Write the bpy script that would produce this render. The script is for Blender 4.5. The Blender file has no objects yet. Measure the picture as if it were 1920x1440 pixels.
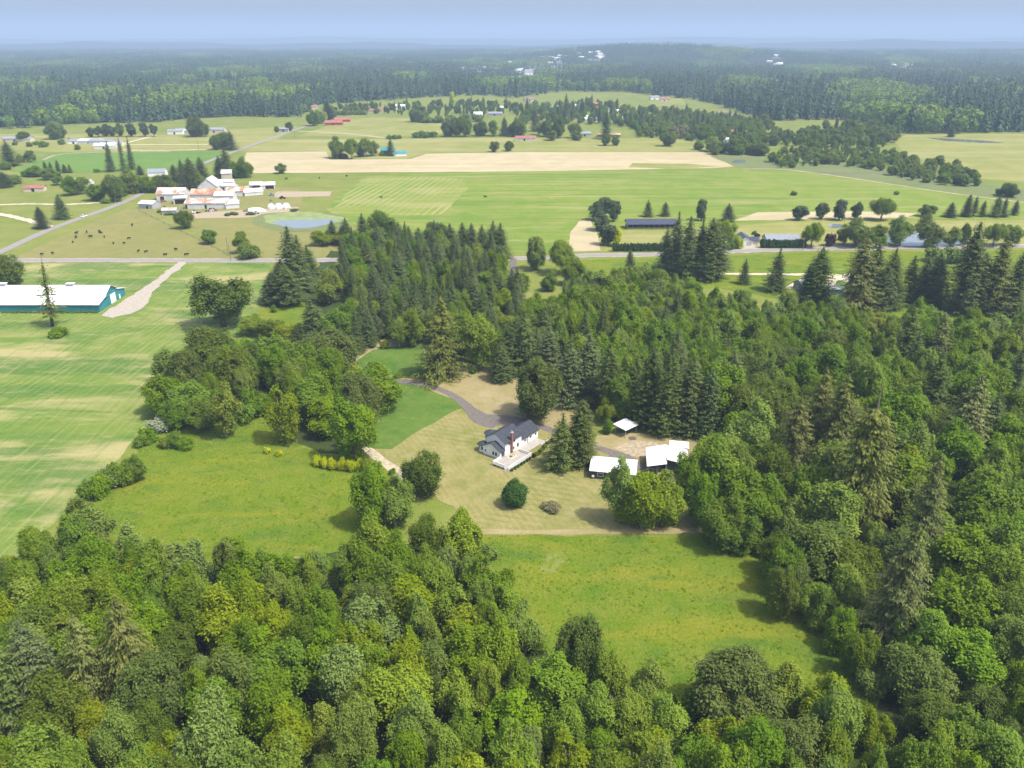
import bpy, math, random
import numpy as np
from mathutils import Vector, Matrix

# ------------------------------------------------------------------ camera, sky, sun, exposure
SC = bpy.context.scene
FPX, HORIZON, CAM_H = 1500.0, 70.0, 120.0          # focal length and horizon row of a 1920x1440 frame
PITCH = math.atan((720 - HORIZON) / FPX)
cam_d = bpy.data.cameras.new('camera'); cam = bpy.data.objects.new('camera', cam_d)
SC.collection.objects.link(cam)
cam.location = (0, 0, CAM_H); cam.rotation_euler = (math.pi / 2 - PITCH, 0, 0)
cam_d.sensor_width = 36; cam_d.lens = 36 * FPX / 1920; cam_d.clip_start = 1; cam_d.clip_end = 90000
SC.camera = cam
SUN_EL, SUN_AZ = math.radians(60), math.radians(116)  # azimuth clockwise from +Y (view direction)
W = bpy.data.worlds.new('World'); SC.world = W; W.use_nodes = True
wn = W.node_tree.nodes; sky = wn.new('ShaderNodeTexSky'); sky.sky_type = 'NISHITA'
sky.sun_disc = False; sky.sun_elevation = SUN_EL; sky.sun_rotation = SUN_AZ
sky.air_density = 1.0; sky.dust_density = 4.0; sky.ozone_density = 0.4
W.node_tree.links.new(sky.outputs[0], wn['Background'].inputs[0]); wn['Background'].inputs[1].default_value = 0.15
sun_d = bpy.data.lights.new('sun', 'SUN'); sun = bpy.data.objects.new('sun', sun_d); SC.collection.objects.link(sun)
sun_d.energy = 3.0; sun_d.angle = math.radians(2.2); sun_d.color = (1.0, 0.95, 0.85)
SUN_V = Vector((math.sin(SUN_AZ) * math.cos(SUN_EL), math.cos(SUN_AZ) * math.cos(SUN_EL), math.sin(SUN_EL)))
sun.rotation_euler = SUN_V.to_track_quat('Z', 'Y').to_euler(); sun.location = (0, 0, 300)
SC.view_settings.view_transform = 'Standard'; SC.view_settings.look = 'None'
SC.view_settings.exposure = 0.90; SC.view_settings.gamma = 1; SC.view_settings.use_curve_mapping = False
SC.render.engine = 'CYCLES'; cy = SC.cycles
cy.max_bounces = 4; cy.diffuse_bounces = 2; cy.glossy_bounces = 2; cy.transmission_bounces = 3; cy.volume_bounces = 0
cy.transparent_max_bounces = 6; cy.use_denoising = True; cy.denoiser = 'OPENIMAGEDENOISE'
cy.denoising_input_passes = 'RGB_ALBEDO_NORMAL'; cy.sample_clamp_indirect = 4
cy.caustics_reflective = False; cy.caustics_refractive = False

rng = np.random.default_rng(7); random.seed(7)
COL = SC.collection
CP, SP = math.cos(PITCH), math.sin(PITCH)

# ------------------------------------------------------------------ survey helpers: photo pixel -> place on the land
def G(u, v, z=0.0):
    yr = -(v - 720) / FPX
    dy, dz = CP + yr * SP, -SP + yr * CP
    t = (z - CAM_H) / dz
    return ((u - 960) / FPX * t, dy * t)
def PX(x, y, z):
    w = y * CP - (z - CAM_H) * SP
    return 960 + FPX * x / w, 720 - FPX * (y * SP + (z - CAM_H) * CP) / w
def top_height(y, vt):
    yr = -(vt - 720) / FPX
    return CAM_H + (-SP + yr * CP) / (CP + yr * SP) * y
def depth(x, y, z): return y * CP - (z - CAM_H) * SP

# ------------------------------------------------------------------ objects
def link(o, parent=None):
    COL.objects.link(o)
    if parent is not None: o.parent = parent
    return o
def tag(o, label=None, cat=None, group=None, kind=None):
    if label: o['label'] = label
    if cat: o['category'] = cat
    if group: o['group'] = group
    if kind: o['kind'] = kind
    return o
def empty(name, loc, rz=0.0):
    o = bpy.data.objects.new(name, None); o.location = loc; o.rotation_euler = (0, 0, rz); o.empty_display_size = .5
    return link(o)
def mesh_np(name, V, Fq, mats, tint=None, smooth=False, matidx=None):
    me = bpy.data.meshes.new(name)
    me.from_pydata([tuple(p) for p in V], [], [tuple(f) for f in Fq])
    for m in (mats if isinstance(mats, (list, tuple)) else [mats]): me.materials.append(m)
    if tint is not None:
        a = me.attributes.new('tint', 'FLOAT', 'FACE'); a.data.foreach_set('value', np.asarray(tint, np.float32))
    if matidx is not None: me.polygons.foreach_set('material_index', np.asarray(matidx, np.int32))
    if smooth: me.polygons.foreach_set('use_smooth', [True] * len(me.polygons))
    me.update(); return me

class MB:
    """collects boxes, slabs and tubes and links them as one mesh"""
    def __init__(s): s.v, s.f = [], []
    def add(s, V, Fc):
        n = len(s.v); s.v += [tuple(p) for p in V]; s.f += [tuple(i + n for i in f) for f in Fc]; return s
    def box(s, x0, x1, y0, y1, z0, z1):
        return s.add([(x0,y0,z0),(x1,y0,z0),(x1,y1,z0),(x0,y1,z0),(x0,y0,z1),(x1,y0,z1),(x1,y1,z1),(x0,y1,z1)],
                     [(3,2,1,0),(4,5,6,7),(0,1,5,4),(1,2,6,5),(2,3,7,6),(3,0,4,7)])
    def slab(s, P, th):
        """four corners (counter-clockwise seen from above), thickness downwards"""
        Q = [(p[0], p[1], p[2] - th) for p in P]; n = len(P)
        return s.add(list(P) + Q, [tuple(range(n)), tuple(range(2*n-1, n-1, -1))] + [(i, i+n, (i+1) % n + n, (i+1) % n) for i in range(n)])
    def tube(s, pts, rad, n=6, cap=True):
        pts = [Vector(p) for p in pts]; base = len(s.v); ref = Vector((.31, .95, .05))
        for i, p in enumerate(pts):
            d = (pts[min(i+1, len(pts)-1)] - pts[max(i-1, 0)]).normalized()
            a = d.cross(ref).normalized(); b = d.cross(a); r = rad[i] if hasattr(rad, '__len__') else rad
            for k in range(n):
                t = 2 * math.pi * k / n; s.v.append(tuple(p + (a * math.cos(t) + b * math.sin(t)) * r))
        for i in range(len(pts) - 1):
            for k in range(n):
                k2 = (k + 1) % n; s.f.append((base+i*n+k, base+i*n+k2, base+(i+1)*n+k2, base+(i+1)*n+k))
        if cap: s.f.append(tuple(base + (len(pts)-1)*n + k for k in range(n))); s.f.append(tuple(base + k for k in range(n-1, -1, -1)))
        return s
    def build(s, name, mat, parent=None, loc=(0,0,0), smooth=False):
        o = bpy.data.objects.new(name, mesh_np(name, s.v, s.f, mat, smooth=smooth)); o.location = loc
        return link(o, parent)

# ------------------------------------------------------------------ materials
class NT:
    def __init__(s, name, vol=False):
        s.m = bpy.data.materials.new(name); s.m.use_nodes = True; s.t = s.m.node_tree; s.n = s.t.nodes
        s.b = s.n['Principled BSDF']; s.out = s.n['Material Output']
        s.b.inputs['Roughness'].default_value = .8; s.b.inputs['Specular IOR Level'].default_value = .25
    def L(s, a, b): s.t.links.new(a, b)
    def node(s, typ, **k):
        n = s.n.new(typ)
        for a, v in k.items(): setattr(n, a, v)
        return n
    def pos(s, rot=0.0, scale=(1,1,1), off=(0,0,0)):
        g = s.node('ShaderNodeNewGeometry'); mp = s.node('ShaderNodeMapping', vector_type='POINT')
        mp.inputs['Rotation'].default_value = (0, 0, rot); mp.inputs['Scale'].default_value = scale; mp.inputs['Location'].default_value = off
        s.L(g.outputs['Position'], mp.inputs[0]); return mp.outputs[0]
    def noise(s, vec, scale, detail=4, rough=.6, dist=0.0, lo=.35, hi=.65):
        n = s.node('ShaderNodeTexNoise'); n.inputs['Scale'].default_value = scale; n.inputs['Detail'].default_value = detail
        n.inputs['Roughness'].default_value = rough; n.inputs['Distortion'].default_value = dist; s.L(vec, n.inputs['Vector'])
        r = s.node('ShaderNodeMapRange'); r.inputs[1].default_value = lo; r.inputs[2].default_value = hi
        s.L(n.outputs[0], r.inputs[0]); return r.outputs[0]
    def mix(s, f, a, b, blend='MIX'):
        n = s.node('ShaderNodeMix', data_type='RGBA', blend_type=blend)
        for sock, val in ((n.inputs[0], f), (n.inputs[6], a), (n.inputs[7], b)):
            if hasattr(val, 'node'): s.L(val, sock)
            elif isinstance(val, (int, float)): sock.default_value = val
            else: sock.default_value = (*val, 1)
        return n.outputs[2]
    def math(s, op, a, b=0.0, clamp=False):
        n = s.node('ShaderNodeMath', operation=op, use_clamp=clamp)
        for i, val in enumerate((a, b)):
            if hasattr(val, 'node'): s.L(val, n.inputs[i])
            else: n.inputs[i].default_value = val
        return n.outputs[0]
    def wave(s, vec, scale, dist=2.0, dscale=.5, detail=2):
        n = s.node('ShaderNodeTexWave', wave_type='BANDS', bands_direction='X'); s.L(vec, n.inputs[0])
        n.inputs['Scale'].default_value = scale; n.inputs['Distortion'].default_value = dist
        n.inputs['Detail'].default_value = detail; n.inputs['Detail Scale'].default_value = dscale; return n.outputs[1]
    def bump(s, h, strength=.4, dist=.1):
        n = s.node('ShaderNodeBump'); n.inputs['Strength'].default_value = strength; n.inputs['Distance'].default_value = dist
        s.L(h, n.inputs['Height']); s.L(n.outputs[0], s.b.inputs['Normal'])
    def col(s, c):
        if hasattr(c, 'node'): s.L(c, s.b.inputs['Base Color'])
        else: s.b.inputs['Base Color'].default_value = (*c, 1)
        return s

def plain(name, c, rough=.7, var=.12, scale=1.5, metal=0.0, spec=.25, rust=None):
    t = NT(name); v = t.pos(); n = t.noise(v, scale, 5, .65)
    d = tuple(x * (1 - var) for x in c); e = tuple(min(x * (1 + var), .95) for x in c)
    k = t.mix(n, d, e)
    if rust:
        r = t.noise(t.pos(scale=(1, 1, .4)), rust[1], 5, .6, 0, rust[2], rust[2] + .12); k = t.mix(r, k, rust[0])
    t.col(k); t.b.inputs['Roughness'].default_value = rough; t.b.inputs['Metallic'].default_value = metal
    t.b.inputs['Specular IOR Level'].default_value = spec
    return t.m

def grass(name, cols, s1=.02, s2=.12, s3=1.6, streak=None, streak_cols=None, bump=.5, rows=None):
    """cols: (main, second, dry); streak=(angle, stretch scale across, scale along, lo, hi)"""
    t = NT(name); v = t.pos(); q = .68
    cols = [tuple(x*q for x in c) for c in cols]
    streak = [(*w[:5], tuple(x*q for x in w[5]), w[6]) for w in (streak or [])]; rows = [(*w[:6], tuple(x*q for x in w[6]), *w[7:]) for w in (rows or [])]
    a = t.noise(v, s1, 4, .6, .6, .38, .62); b = t.noise(v, s2, 5, .65, .3, .4, .68); c = t.noise(v, s3, 5, .7, 0, .3, .7)
    k = t.mix(a, cols[0], cols[1]); k = t.mix(t.math('MULTIPLY', b, .75), k, cols[2])
    if streak:
        for (ang, sx, sy, lo, hi, cc, amt) in streak:
            w = t.noise(t.pos(ang, (sx, sy, 1)), 1.0, 4, .6, .5, lo, hi); k = t.mix(t.math('MULTIPLY', w, amt), k, cc)
    if rows:
        for (ang, sc, dist, ds, lo, hi, cc, amt, msc, mlo, mhi) in rows:
            w = t.wave(t.pos(ang), sc, dist, ds); r = t.node('ShaderNodeMapRange'); r.inputs[1].default_value = lo; r.inputs[2].default_value = hi; t.L(w, r.inputs[0])
            msk = t.noise(v, msc, 3, .5, .3, mlo, mhi)
            k = t.mix(t.math('MULTIPLY', t.math('MULTIPLY', r.outputs[0], msk), amt), k, cc)
    k = t.mix(t.math('MULTIPLY', c, .28), k, tuple(x * .5 for x in cols[0]))
    fine = t.noise(v, s3 * 3.1, 3, .7, 0, .45, .7); k = t.mix(t.math('MULTIPLY', fine, .25), k, tuple(min(1, x * 1.5) for x in cols[2]))
    t.col(k); t.b.inputs['Roughness'].default_value = .95; t.b.inputs['Specular IOR Level'].default_value = .05
    t.bump(c, bump, .25); return t.m

def leaf(name, A, B, hue=.03, val=.35, trans=.28, rough=.6):
    """foliage: colour from face tint and from each tree's own random number"""
    t = NT(name); at = t.node('ShaderNodeAttribute', attribute_name='tint'); oi = t.node('ShaderNodeObjectInfo')
    k = t.mix(at.outputs['Fac'], A, B)
    h = t.node('ShaderNodeHueSaturation')
    r2 = t.math('FRACT', t.math('MULTIPLY', oi.outputs['Random'], 7.31)); r3 = t.math('FRACT', t.math('MULTIPLY', oi.outputs['Random'], 29.7))
    t.L(t.math('ADD', t.math('MULTIPLY', oi.outputs['Random'], hue * 2), .5 - hue), h.inputs['Hue'])
    t.L(t.math('ADD', t.math('MULTIPLY', r2, val * 2), 1 - val), h.inputs['Value'])
    t.L(t.math('ADD', t.math('MULTIPLY', r3, .2), 1.0), h.inputs['Saturation'])
    t.L(k, h.inputs['Color'])
    t.L(h.outputs[0], t.b.inputs['Base Color']); t.b.inputs['Roughness'].default_value = rough; t.b.inputs['Specular IOR Level'].default_value = .2
    tr = t.node('ShaderNodeBsdfTranslucent'); mx = t.node('ShaderNodeMixShader'); mx.inputs[0].default_value = trans
    br = t.mix(.5, h.outputs[0], (.13, .23, .02)); t.L(br, tr.inputs[0])
    t.L(t.b.outputs[0], mx.inputs[1]); t.L(tr.outputs[0], mx.inputs[2]); t.L(mx.outputs[0], t.out.inputs[0]); return t.m

M = {}
M['maple'] = leaf('leaf_maple', (0.098,0.175,0.016), (0.192,0.285,0.026), .008, .14, .36)
M['ash'] = leaf('leaf_ash', (0.135,0.205,0.030), (0.245,0.315,0.051), .010, .14, .36)
M['alder'] = leaf('leaf_alder', (0.148,0.205,0.021), (0.251,0.300,0.037), .010, .13, .36)
M['oak'] = leaf('leaf_oak', (0.071,0.112,0.018), (0.146,0.190,0.032), .008, .13, .3)
M['willow'] = leaf('leaf_willow', (0.125,0.195,0.040), (0.217,0.285,0.066), .010, .12, .34)
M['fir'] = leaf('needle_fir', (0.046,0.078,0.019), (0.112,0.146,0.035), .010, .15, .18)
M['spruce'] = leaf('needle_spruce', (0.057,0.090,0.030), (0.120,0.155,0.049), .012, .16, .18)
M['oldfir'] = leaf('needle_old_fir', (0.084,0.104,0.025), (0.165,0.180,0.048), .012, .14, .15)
M['pine'] = leaf('needle_pine', (.052,.080,.030), (.105,.135,.056), .02, .16, .15)
M['hedge'] = leaf('leaf_hedge', (.028,.070,.016), (.065,.125,.028), .015, .15, .15)
M['yellow'] = leaf('leaf_yellow', (.38,.44,.012), (.56,.62,.03), .01, .1)
M['purple'] = leaf('leaf_purple', (.045,.016,.022), (.080,.028,.036), .015, .2)
M['pale'] = leaf('leaf_pale_blossom', (.16,.20,.10), (.42,.44,.34), .02, .15)
M['dry'] = leaf('leaf_dry', (.20,.19,.09), (.30,.27,.14), .02, .2)
M['far'] = leaf('leaf_far_conifer', (.030,.066,.034), (.074,.120,.056), .012, .28, .15)
M['farb'] = leaf('leaf_far_broadleaf', (.110,.180,.034), (.200,.275,.055), .015, .22, .3)
M['bark'] = plain('bark', (.10,.08,.06), .9, .35, 6)
M['palebark'] = plain('pale_bark', (.30,.27,.23), .9, .3, 6)

M['ground'] = grass('ground_pasture', ((.17,.245,.034), (.22,.275,.05), (.33,.32,.10)), .006, .04, .6)
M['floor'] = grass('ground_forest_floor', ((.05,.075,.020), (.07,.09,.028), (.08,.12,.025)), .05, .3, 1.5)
M['meadow'] = grass('ground_meadow', ((.122,.232,.014), (.198,.278,.016), (.26,.29,.042)), .030, .14, 1.1, bump=1.0,
                    streak=[(.5, .03, .10, .52, .66, (.34,.32,.03), .5), (1.1, .05, .13, .55, .68, (.075,.19,.03), .6), (.2, .045, .06, .64, .72, (.42,.44,.20), .7)])
M['lush'] = grass('ground_lush_lawn', ((.065,.18,.020), (.125,.235,.030), (.20,.26,.06)), .05, .22, 1.8, bump=.6,
                  streak=[(.2, .25, .9, .63, .70, (.40,.37,.20), .6)])
M['mown'] = grass('ground_mown_lawn', ((.23,.250,.060), (.32,.295,.100), (.44,.385,.18)), .05, .22, 1.6,
                  rows=[(math.radians(-25), .17, 9.0, .12, .55, .95, (.46,.40,.18), .5, .05, .40, .62),
                        (math.radians(-70), .12, 9.0, .10, .60, 1.0, (.12,.20,.03), .45, .04, .45, .62)])
M['dryyard'] = grass('ground_dry_yard', ((.40,.33,.17), (.48,.40,.23), (.30,.28,.10)), .06, .2, 1.6, bump=.3)
M['hay'] = grass('ground_hay_field', ((.115,.240,.028), (.19,.285,.046), (.29,.33,.09)), .014, .05, 1.0,
                 streak=[(math.radians(10), .014, .030, .49, .60, (.56,.47,.24), .85), (math.radians(-4), .012, .045, .50, .60, (.065,.185,.030), .8), (math.radians(12), .03, .11, .55, .70, (.55,.47,.23), .5),
                         (math.radians(5), .9, .035, .53, .68, (.55,.47,.23), .32), (math.radians(16), .5, .02, .54, .66, (.08,.20,.03), .4), (math.radians(-20), .10, .30, .54, .70, (.46,.43,.19), .4)],
                 rows=[(math.radians(9), .10, 7.0, .03, .70, 1.0, (.54,.47,.23), .2, .018, .42, .58)])
M['cowpasture'] = grass('ground_grazed_pasture', ((.30,.29,.10), (.36,.32,.12), (.24,.27,.07)), .02, .12, 1.2, bump=.8)
M['bigfield'] = grass('ground_big_field', ((.165,.280,.026), (.220,.310,.038), (.34,.35,.10)), .010, .05, .5,
                      streak=[(0, .004, .05, .50, .62, (.115,.235,.022), .6), (.03, .006, .085, .56, .66, (.44,.40,.18), .7)],
                      rows=[(math.radians(80), .035, 3.0, .01, .6, 1.0, (.13,.25,.03), .3, .006, .5, .6)])
M['swath'] = grass('ground_mown_swaths', ((.165,.280,.026), (.220,.310,.038), (.36,.36,.11)), .010, .05, .5,
                   streak=[(0, .010, .05, .50, .62, (.42,.40,.16), .6)], rows=[(math.radians(9), .055, 1.6, .02, .62, 1.0, (.54,.49,.25), .75, .012, .36, .56)])
M['tan'] = grass('ground_tan_stubble', ((.56,.47,.28), (.63,.54,.35), (.46,.41,.22)), .008, .05, .5,
                 streak=[(0, .004, .04, .5, .66, (.68,.60,.42), .6)], bump=.25)
M['green'] = grass('ground_green_crop', ((.135,.26,.045), (.16,.29,.05), (.20,.30,.07)), .01, .05, .5)
M['farpasture'] = grass('ground_far_pasture', ((.23,.285,.050), (.30,.32,.08), (.42,.385,.15)), .006, .03, .4,
                        streak=[(0, .003, .03, .5, .66, (.46,.42,.22), .6)])
M['marsh'] = grass('ground_marsh', ((.16,.24,.06), (.21,.27,.09), (.26,.25,.14)), .012, .06, .6, streak=[(-.15, .006, .06, .55, .66, (.20,.18,.12), .7)])
M['asphalt'] = plain('asphalt', (.135,.118,.105), .9, .25, 1.2)
M['road'] = plain('road_asphalt', (.23,.215,.20), .9, .12, .6)
M['gravel'] = plain('gravel', (.33,.295,.245), .95, .14, .6)
M['dirt'] = plain('dirt', (.31,.255,.175), .95, .3, .8)
M['sand'] = plain('sand_track', (.46,.40,.29), .95, .15, .7)
M['pathdirt'] = plain('path_dirt', (.36,.31,.22), .95, .25, .9)
M['concrete'] = plain('concrete', (.33,.305,.275), .85, .12, 1.2)
t = NT('water'); t.col((.16,.19,.20)); t.b.inputs['Roughness'].default_value = .06; t.b.inputs['Specular IOR Level'].default_value = .6
t.bump(t.noise(t.pos(), .8, 3), .04, .05); M['water'] = t.m
M['algae'] = plain('pond_algae', (.19,.235,.085), .8, .2, .15)
M['white'] = plain('white_paint', (.80,.80,.79), .6, .03, .8)
M['roofdark'] = plain('roof_dark_shingle', (.040,.046,.060), .85, .45, 2.2)
M['roofgrey'] = plain('roof_grey_shingle', (.22,.24,.27), .85, .25, 1.8)
M['metalwhite'] = plain('roof_white_metal', (.70,.71,.72), .45, .07, .5, 0, .3)
M['metalblue'] = plain('roof_dark_blue_metal', (.045,.055,.085), .45, .2, .8)
M['metalrust'] = plain('roof_rusty_metal', (.50,.47,.46), .6, .12, .6, rust=((.34,.19,.11), .16, .47))
M['metalrusty'] = plain('roof_very_rusty_metal', (.46,.33,.24), .7, .25, .5, rust=((.30,.16,.09), .14, .42))
M['metalgal'] = plain('galvanised_metal', (.46,.47,.49), .45, .1, .7, rust=((.45,.33,.26), .10, .60))
M['wallwhite'] = plain('wall_weathered_white', (.55,.55,.55), .8, .12, .5)
M['wallgreen'] = plain('wall_dark_green', (.045,.060,.058), .8, .15, 1.0)
M['teal'] = plain('wall_teal', (.030,.195,.225), .75, .10, .4)
M['tealdark'] = plain('trim_dark_teal', (.015,.055,.065), .75, .10, .4)  # rake trim, door track and the painted eave shadow strip
M['tealroof'] = plain('roof_teal', (.05,.22,.24), .6, .15, .5)
M['red'] = plain('wall_barn_red', (.36,.065,.05), .8, .2, .4)
M['redroof'] = plain('roof_red', (.30,.12,.09), .7, .2, .4)
M['brick'] = plain('brick', (.27,.11,.085), .9, .3, 5)
M['wood'] = plain('weathered_wood', (.20,.16,.12), .9, .3, 2)
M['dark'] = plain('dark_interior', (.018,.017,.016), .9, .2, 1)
M['grey'] = plain('grey_wall', (.33,.34,.36), .8, .1, .6)
M['beige'] = plain('beige_wall', (.52,.46,.37), .8, .1, .6)
M['brownroof'] = plain('roof_brown', (.20,.15,.12), .85, .2, .6)
M['steel'] = plain('steel_post', (.30,.36,.36), .6, .1, 2)
M['black'] = plain('black_hide', (.012,.011,.011), .8, .2, 2)
M['carwhite'] = plain('car_paint_white', (.80,.80,.80), .3, .01, 1, 0, .5)
M['rubber'] = plain('rubber', (.02,.02,.02), .8, .1, 4)
M['blue'] = plain('pool_blue', (.10,.30,.45), .5, .1, 1)
M['rustred'] = plain('rust_red_machine', (.34,.12,.06), .8, .25, 1.5)
t = NT('window_glass'); t.col((.03,.04,.05)); t.b.inputs['Roughness'].default_value = .08; t.b.inputs['Specular IOR Level'].default_value = .6; M['glass'] = t.m

# ------------------------------------------------------------------ the land
def struct(name, me, label=None):
    o = bpy.data.objects.new(name, me); link(o); tag(o, label, None, None, 'structure'); return o
gx = np.unique(np.concatenate([np.arange(-900, 901, 60), [-40000, -25000, -15000, -9000, -6000, -4000, -2600, -1700, -1200, 1200, 1700, 2600, 4000, 6000, 9000, 15000, 25000, 40000]]))
gy = np.unique(np.concatenate([np.arange(-240, 1201, 60), [-2000, -900, -500, 1500, 2000, 2700, 3600, 5000, 7000, 10000, 15000, 22000, 32000, 45000]]))
V = [(x, y, 0.0) for y in gy for x in gx]; n = len(gx)
Fq = [(j*n+i, j*n+i+1, (j+1)*n+i+1, (j+1)*n+i) for j in range(len(gy)-1) for i in range(n-1)]
struct('ground', mesh_np('ground', V, Fq, M['ground']))

def outline(px, jit=.8, step=4.0, seed=0, rounds=1):
    """ground polygon from photo corners, edges broken up so that no border is ruler straight"""
    r = np.random.default_rng(seed + 11); P = [np.array(G(u, v)) for u, v in px]; out = []
    for i, a in enumerate(P):
        b = P[(i + 1) % len(P)]; L = np.linalg.norm(b - a); far = max(a[1], b[1]) / 250.0
        n = max(1, min(60, int(L / (step * max(1, far))))); nn = np.array([-(b-a)[1], (b-a)[0]]) / max(L, 1e-6)
        ph = r.uniform(0, 6.28, 3)
        for k in range(n):
            t = k / n; s = (L * t); env = math.sin(math.pi * t) ** .5
            w = (math.sin(s * .13 + ph[0]) * .6 + math.sin(s * .37 + ph[1]) * .4 + r.normal() * .45) * jit * env
            out.append(a + (b - a) * t + nn * w)
    return out
def sheet(name, px, mat, z, jit=.8, step=4.0, label=None, seed=0):
    O = outline(px, jit, step, seed); A = sum(O[i][0]*O[(i+1) % len(O)][1] - O[(i+1) % len(O)][0]*O[i][1] for i in range(len(O)))
    if A < 0: O = O[::-1]
    o = bpy.data.objects.new(name, mesh_np(name, [(p[0], p[1], z) for p in O], [tuple(range(len(O)))], M[mat])); link(o)
    tag(o, label, None, None, 'structure'); return o
def strip(name, px, widths, mat, z, jit=.15, label=None, ground=False):
    """a road or track: smooth line through photo points, width in metres"""
    P = [np.array(G(u, v)) for u, v in px]; ws = widths if hasattr(widths, '__len__') else [widths] * len(P); C = []; Wd = []
    for i in range(len(P) - 1):
        p0, p1, p2, p3 = P[max(i-1, 0)], P[i], P[i+1], P[min(i+2, len(P)-1)]
        n = max(2, min(40, int(np.linalg.norm(p2 - p1) / 3)))
        for k in range(n):
            t = k / n; C.append(.5*((2*p1) + (-p0+p2)*t + (2*p0-5*p1+4*p2-p3)*t*t + (-p0+3*p1-3*p2+p3)*t**3)); Wd.append(ws[i]*(1-t) + ws[i+1]*t)
    C.append(P[-1]); Wd.append(ws[-1]); V = []; Fq = []
    for i, c in enumerate(C):
        d = C[min(i+1, len(C)-1)] - C[max(i-1, 0)]; d = d / max(np.linalg.norm(d), 1e-6); nn = np.array([-d[1], d[0]])
        for s in (1, -1):
            q = c + nn * s * (Wd[i] / 2 + rng.normal() * jit); V.append((q[0], q[1], z))
        if i: Fq.append((2*i-1, 2*i+1, 2*i, 2*i-2))
    me = mesh_np(name, V, Fq, M[mat]); o = bpy.data.objects.new(name, me); link(o); tag(o, label, None, None, 'structure'); return o

S = sheet
S('hay_field', [(-420,497),(0,493),(330,494),(420,492),(505,491),(500,540),(480,585),(440,640),(360,690),(310,760),(272,800),(232,850),(162,925),(70,1005),(10,1090),(-60,1180),(-500,1150)], 'hay', .02)
S('pasture', [(25,484),(120,440),(238,391),(262,396),(330,428),(432,478),(432,485),(200,486)], 'cowpasture', .02)
S('pasture', [(436,485),(350,425),(400,402),(470,404),(520,432),(640,430),(650,480),(500,487)], 'cowpasture', .03)
S('field', [(612,393),(640,360),(690,329),(900,323),(1390,318),(1500,322),(1800,366),(2080,400),(2080,412),(1650,410),(1480,412),(1300,430),(1090,462),(1080,472),(900,474),(760,450),(640,410)], 'bigfield', .02, .8, 8)
S('mown_swath', [(622,394),(650,362),(690,333),(780,332),(875,336),(880,352),(850,380),(830,402),(760,404),(680,400)], 'swath', .05, 2.0, 6)
S('stubble_field', [(436,325),(450,305),(462,286),(612,284),(618,299),(770,298),(800,288),(1000,285),(1318,285),(1350,297),(1375,312),(1340,315),(1000,321),(560,324)], 'tan', .02, 1.0, 8)
S('field', [(1178,314),(1186,306),(1290,307),(1352,313),(1250,316.5)], 'farpasture', .05, .8)
S('crop_field', [(20,322),(95,286),(418,283),(400,306),(330,320),(150,325)], 'green', .03, .8, 8)
S('field', [(440,284),(520,262),(700,261),(960,258),(1300,260),(1330,284),(1000,284),(800,287),(760,297),(620,298),(612,283)], 'farpasture', .02, .8, 10)
S('field', [(560,254),(640,226),(700,220),(830,224),(830,250),(720,258),(630,256)], 'farpasture', .04, .8, 10)
S('field', [(-120,276),(-100,252),(300,250),(560,236),(520,262),(430,282),(95,285)], 'farpasture', .03, 1.0, 10)
S('marsh_meadow', [(1378,312),(1330,292),(1420,293),(1560,303),(1690,316),(1840,345),(2080,375),(2080,398),(1800,364),(1500,321),(1392,317)], 'marsh', .03, 1.0)
S('field', [(1672,262),(1700,253),(2080,250),(2080,352),(1845,336),(1700,290)], 'farpasture', .05, 1.0, 10)
S('roadside_meadow', [(1040,492),(1130,486),(1500,474),(2080,466),(2080,640),(1700,600),(1340,540),(1080,540)], 'meadow', .02, 1.0)
S('lawn', [(1085,470),(1110,440),(1170,432),(1300,430),(1500,414),(2080,412),(2080,462),(1500,464),(1240,472)], 'farpasture', .05, .6)
S('tilled_patch', [(1066,472),(1068,440),(1085,415),(1108,412),(1120,440),(1126,470)], 'tan', .07, .6)
S('tilled_patch', [(1375,414),(1420,398),(1600,396),(1720,400),(1700,408),(1500,412)], 'tan', .07, .6)
S('tilled_patch', [(515,362),(520,359),(622,359),(618,368),(515,370)], 'dirt', .06, .3)
S('farm_yard', [(250,395),(300,372),(440,350),(560,352),(570,385),(500,405),(400,405),(280,408)], 'cowpasture', .05, .6)
S('yard_dirt', [(330,402),(420,396),(560,388),(560,400),(460,408),(360,410)], 'dirt', .07, .8)
S('hill_meadow', [(485,600),(505,560),(570,528),(640,520),(640,600),(590,660),(470,670)], 'meadow', .03, 1.0)
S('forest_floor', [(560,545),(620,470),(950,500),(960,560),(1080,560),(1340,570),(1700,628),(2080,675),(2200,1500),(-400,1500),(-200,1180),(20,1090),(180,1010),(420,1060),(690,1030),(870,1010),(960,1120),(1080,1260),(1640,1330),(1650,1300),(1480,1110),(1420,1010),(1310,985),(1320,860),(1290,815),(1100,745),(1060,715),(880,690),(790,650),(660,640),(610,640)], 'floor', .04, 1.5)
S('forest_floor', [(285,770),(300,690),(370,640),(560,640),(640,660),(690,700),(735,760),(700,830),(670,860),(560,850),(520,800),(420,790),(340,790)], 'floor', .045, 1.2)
S('meadow', [(262,806),(330,786),(480,772),(530,812),(600,850),(690,858),(750,905),(740,1000),(650,1030),(420,1065),(180,1015),(140,940),(190,915),(245,880)], 'meadow', .06, 1.0)
S('meadow', [(888,1004),(1100,1004),(1308,1004),(1360,996),(1430,1015),(1490,1120),(1655,1300),(1640,1340),(1300,1345),(1060,1270),(960,1130)], 'meadow', .06, .9)
S('lawn', [(690,842),(860,766),(905,782),(1020,800),(1120,830),(1190,850),(1300,880),(1330,920),(1325,998),(1100,1003),(884,1003),(850,950),(740,890)], 'mown', .07, .5)
S('lawn', [(735,716),(800,728),(850,748),(868,764),(800,800),(735,842),(690,842),(690,780)], 'lush', .075, .4)
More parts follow.
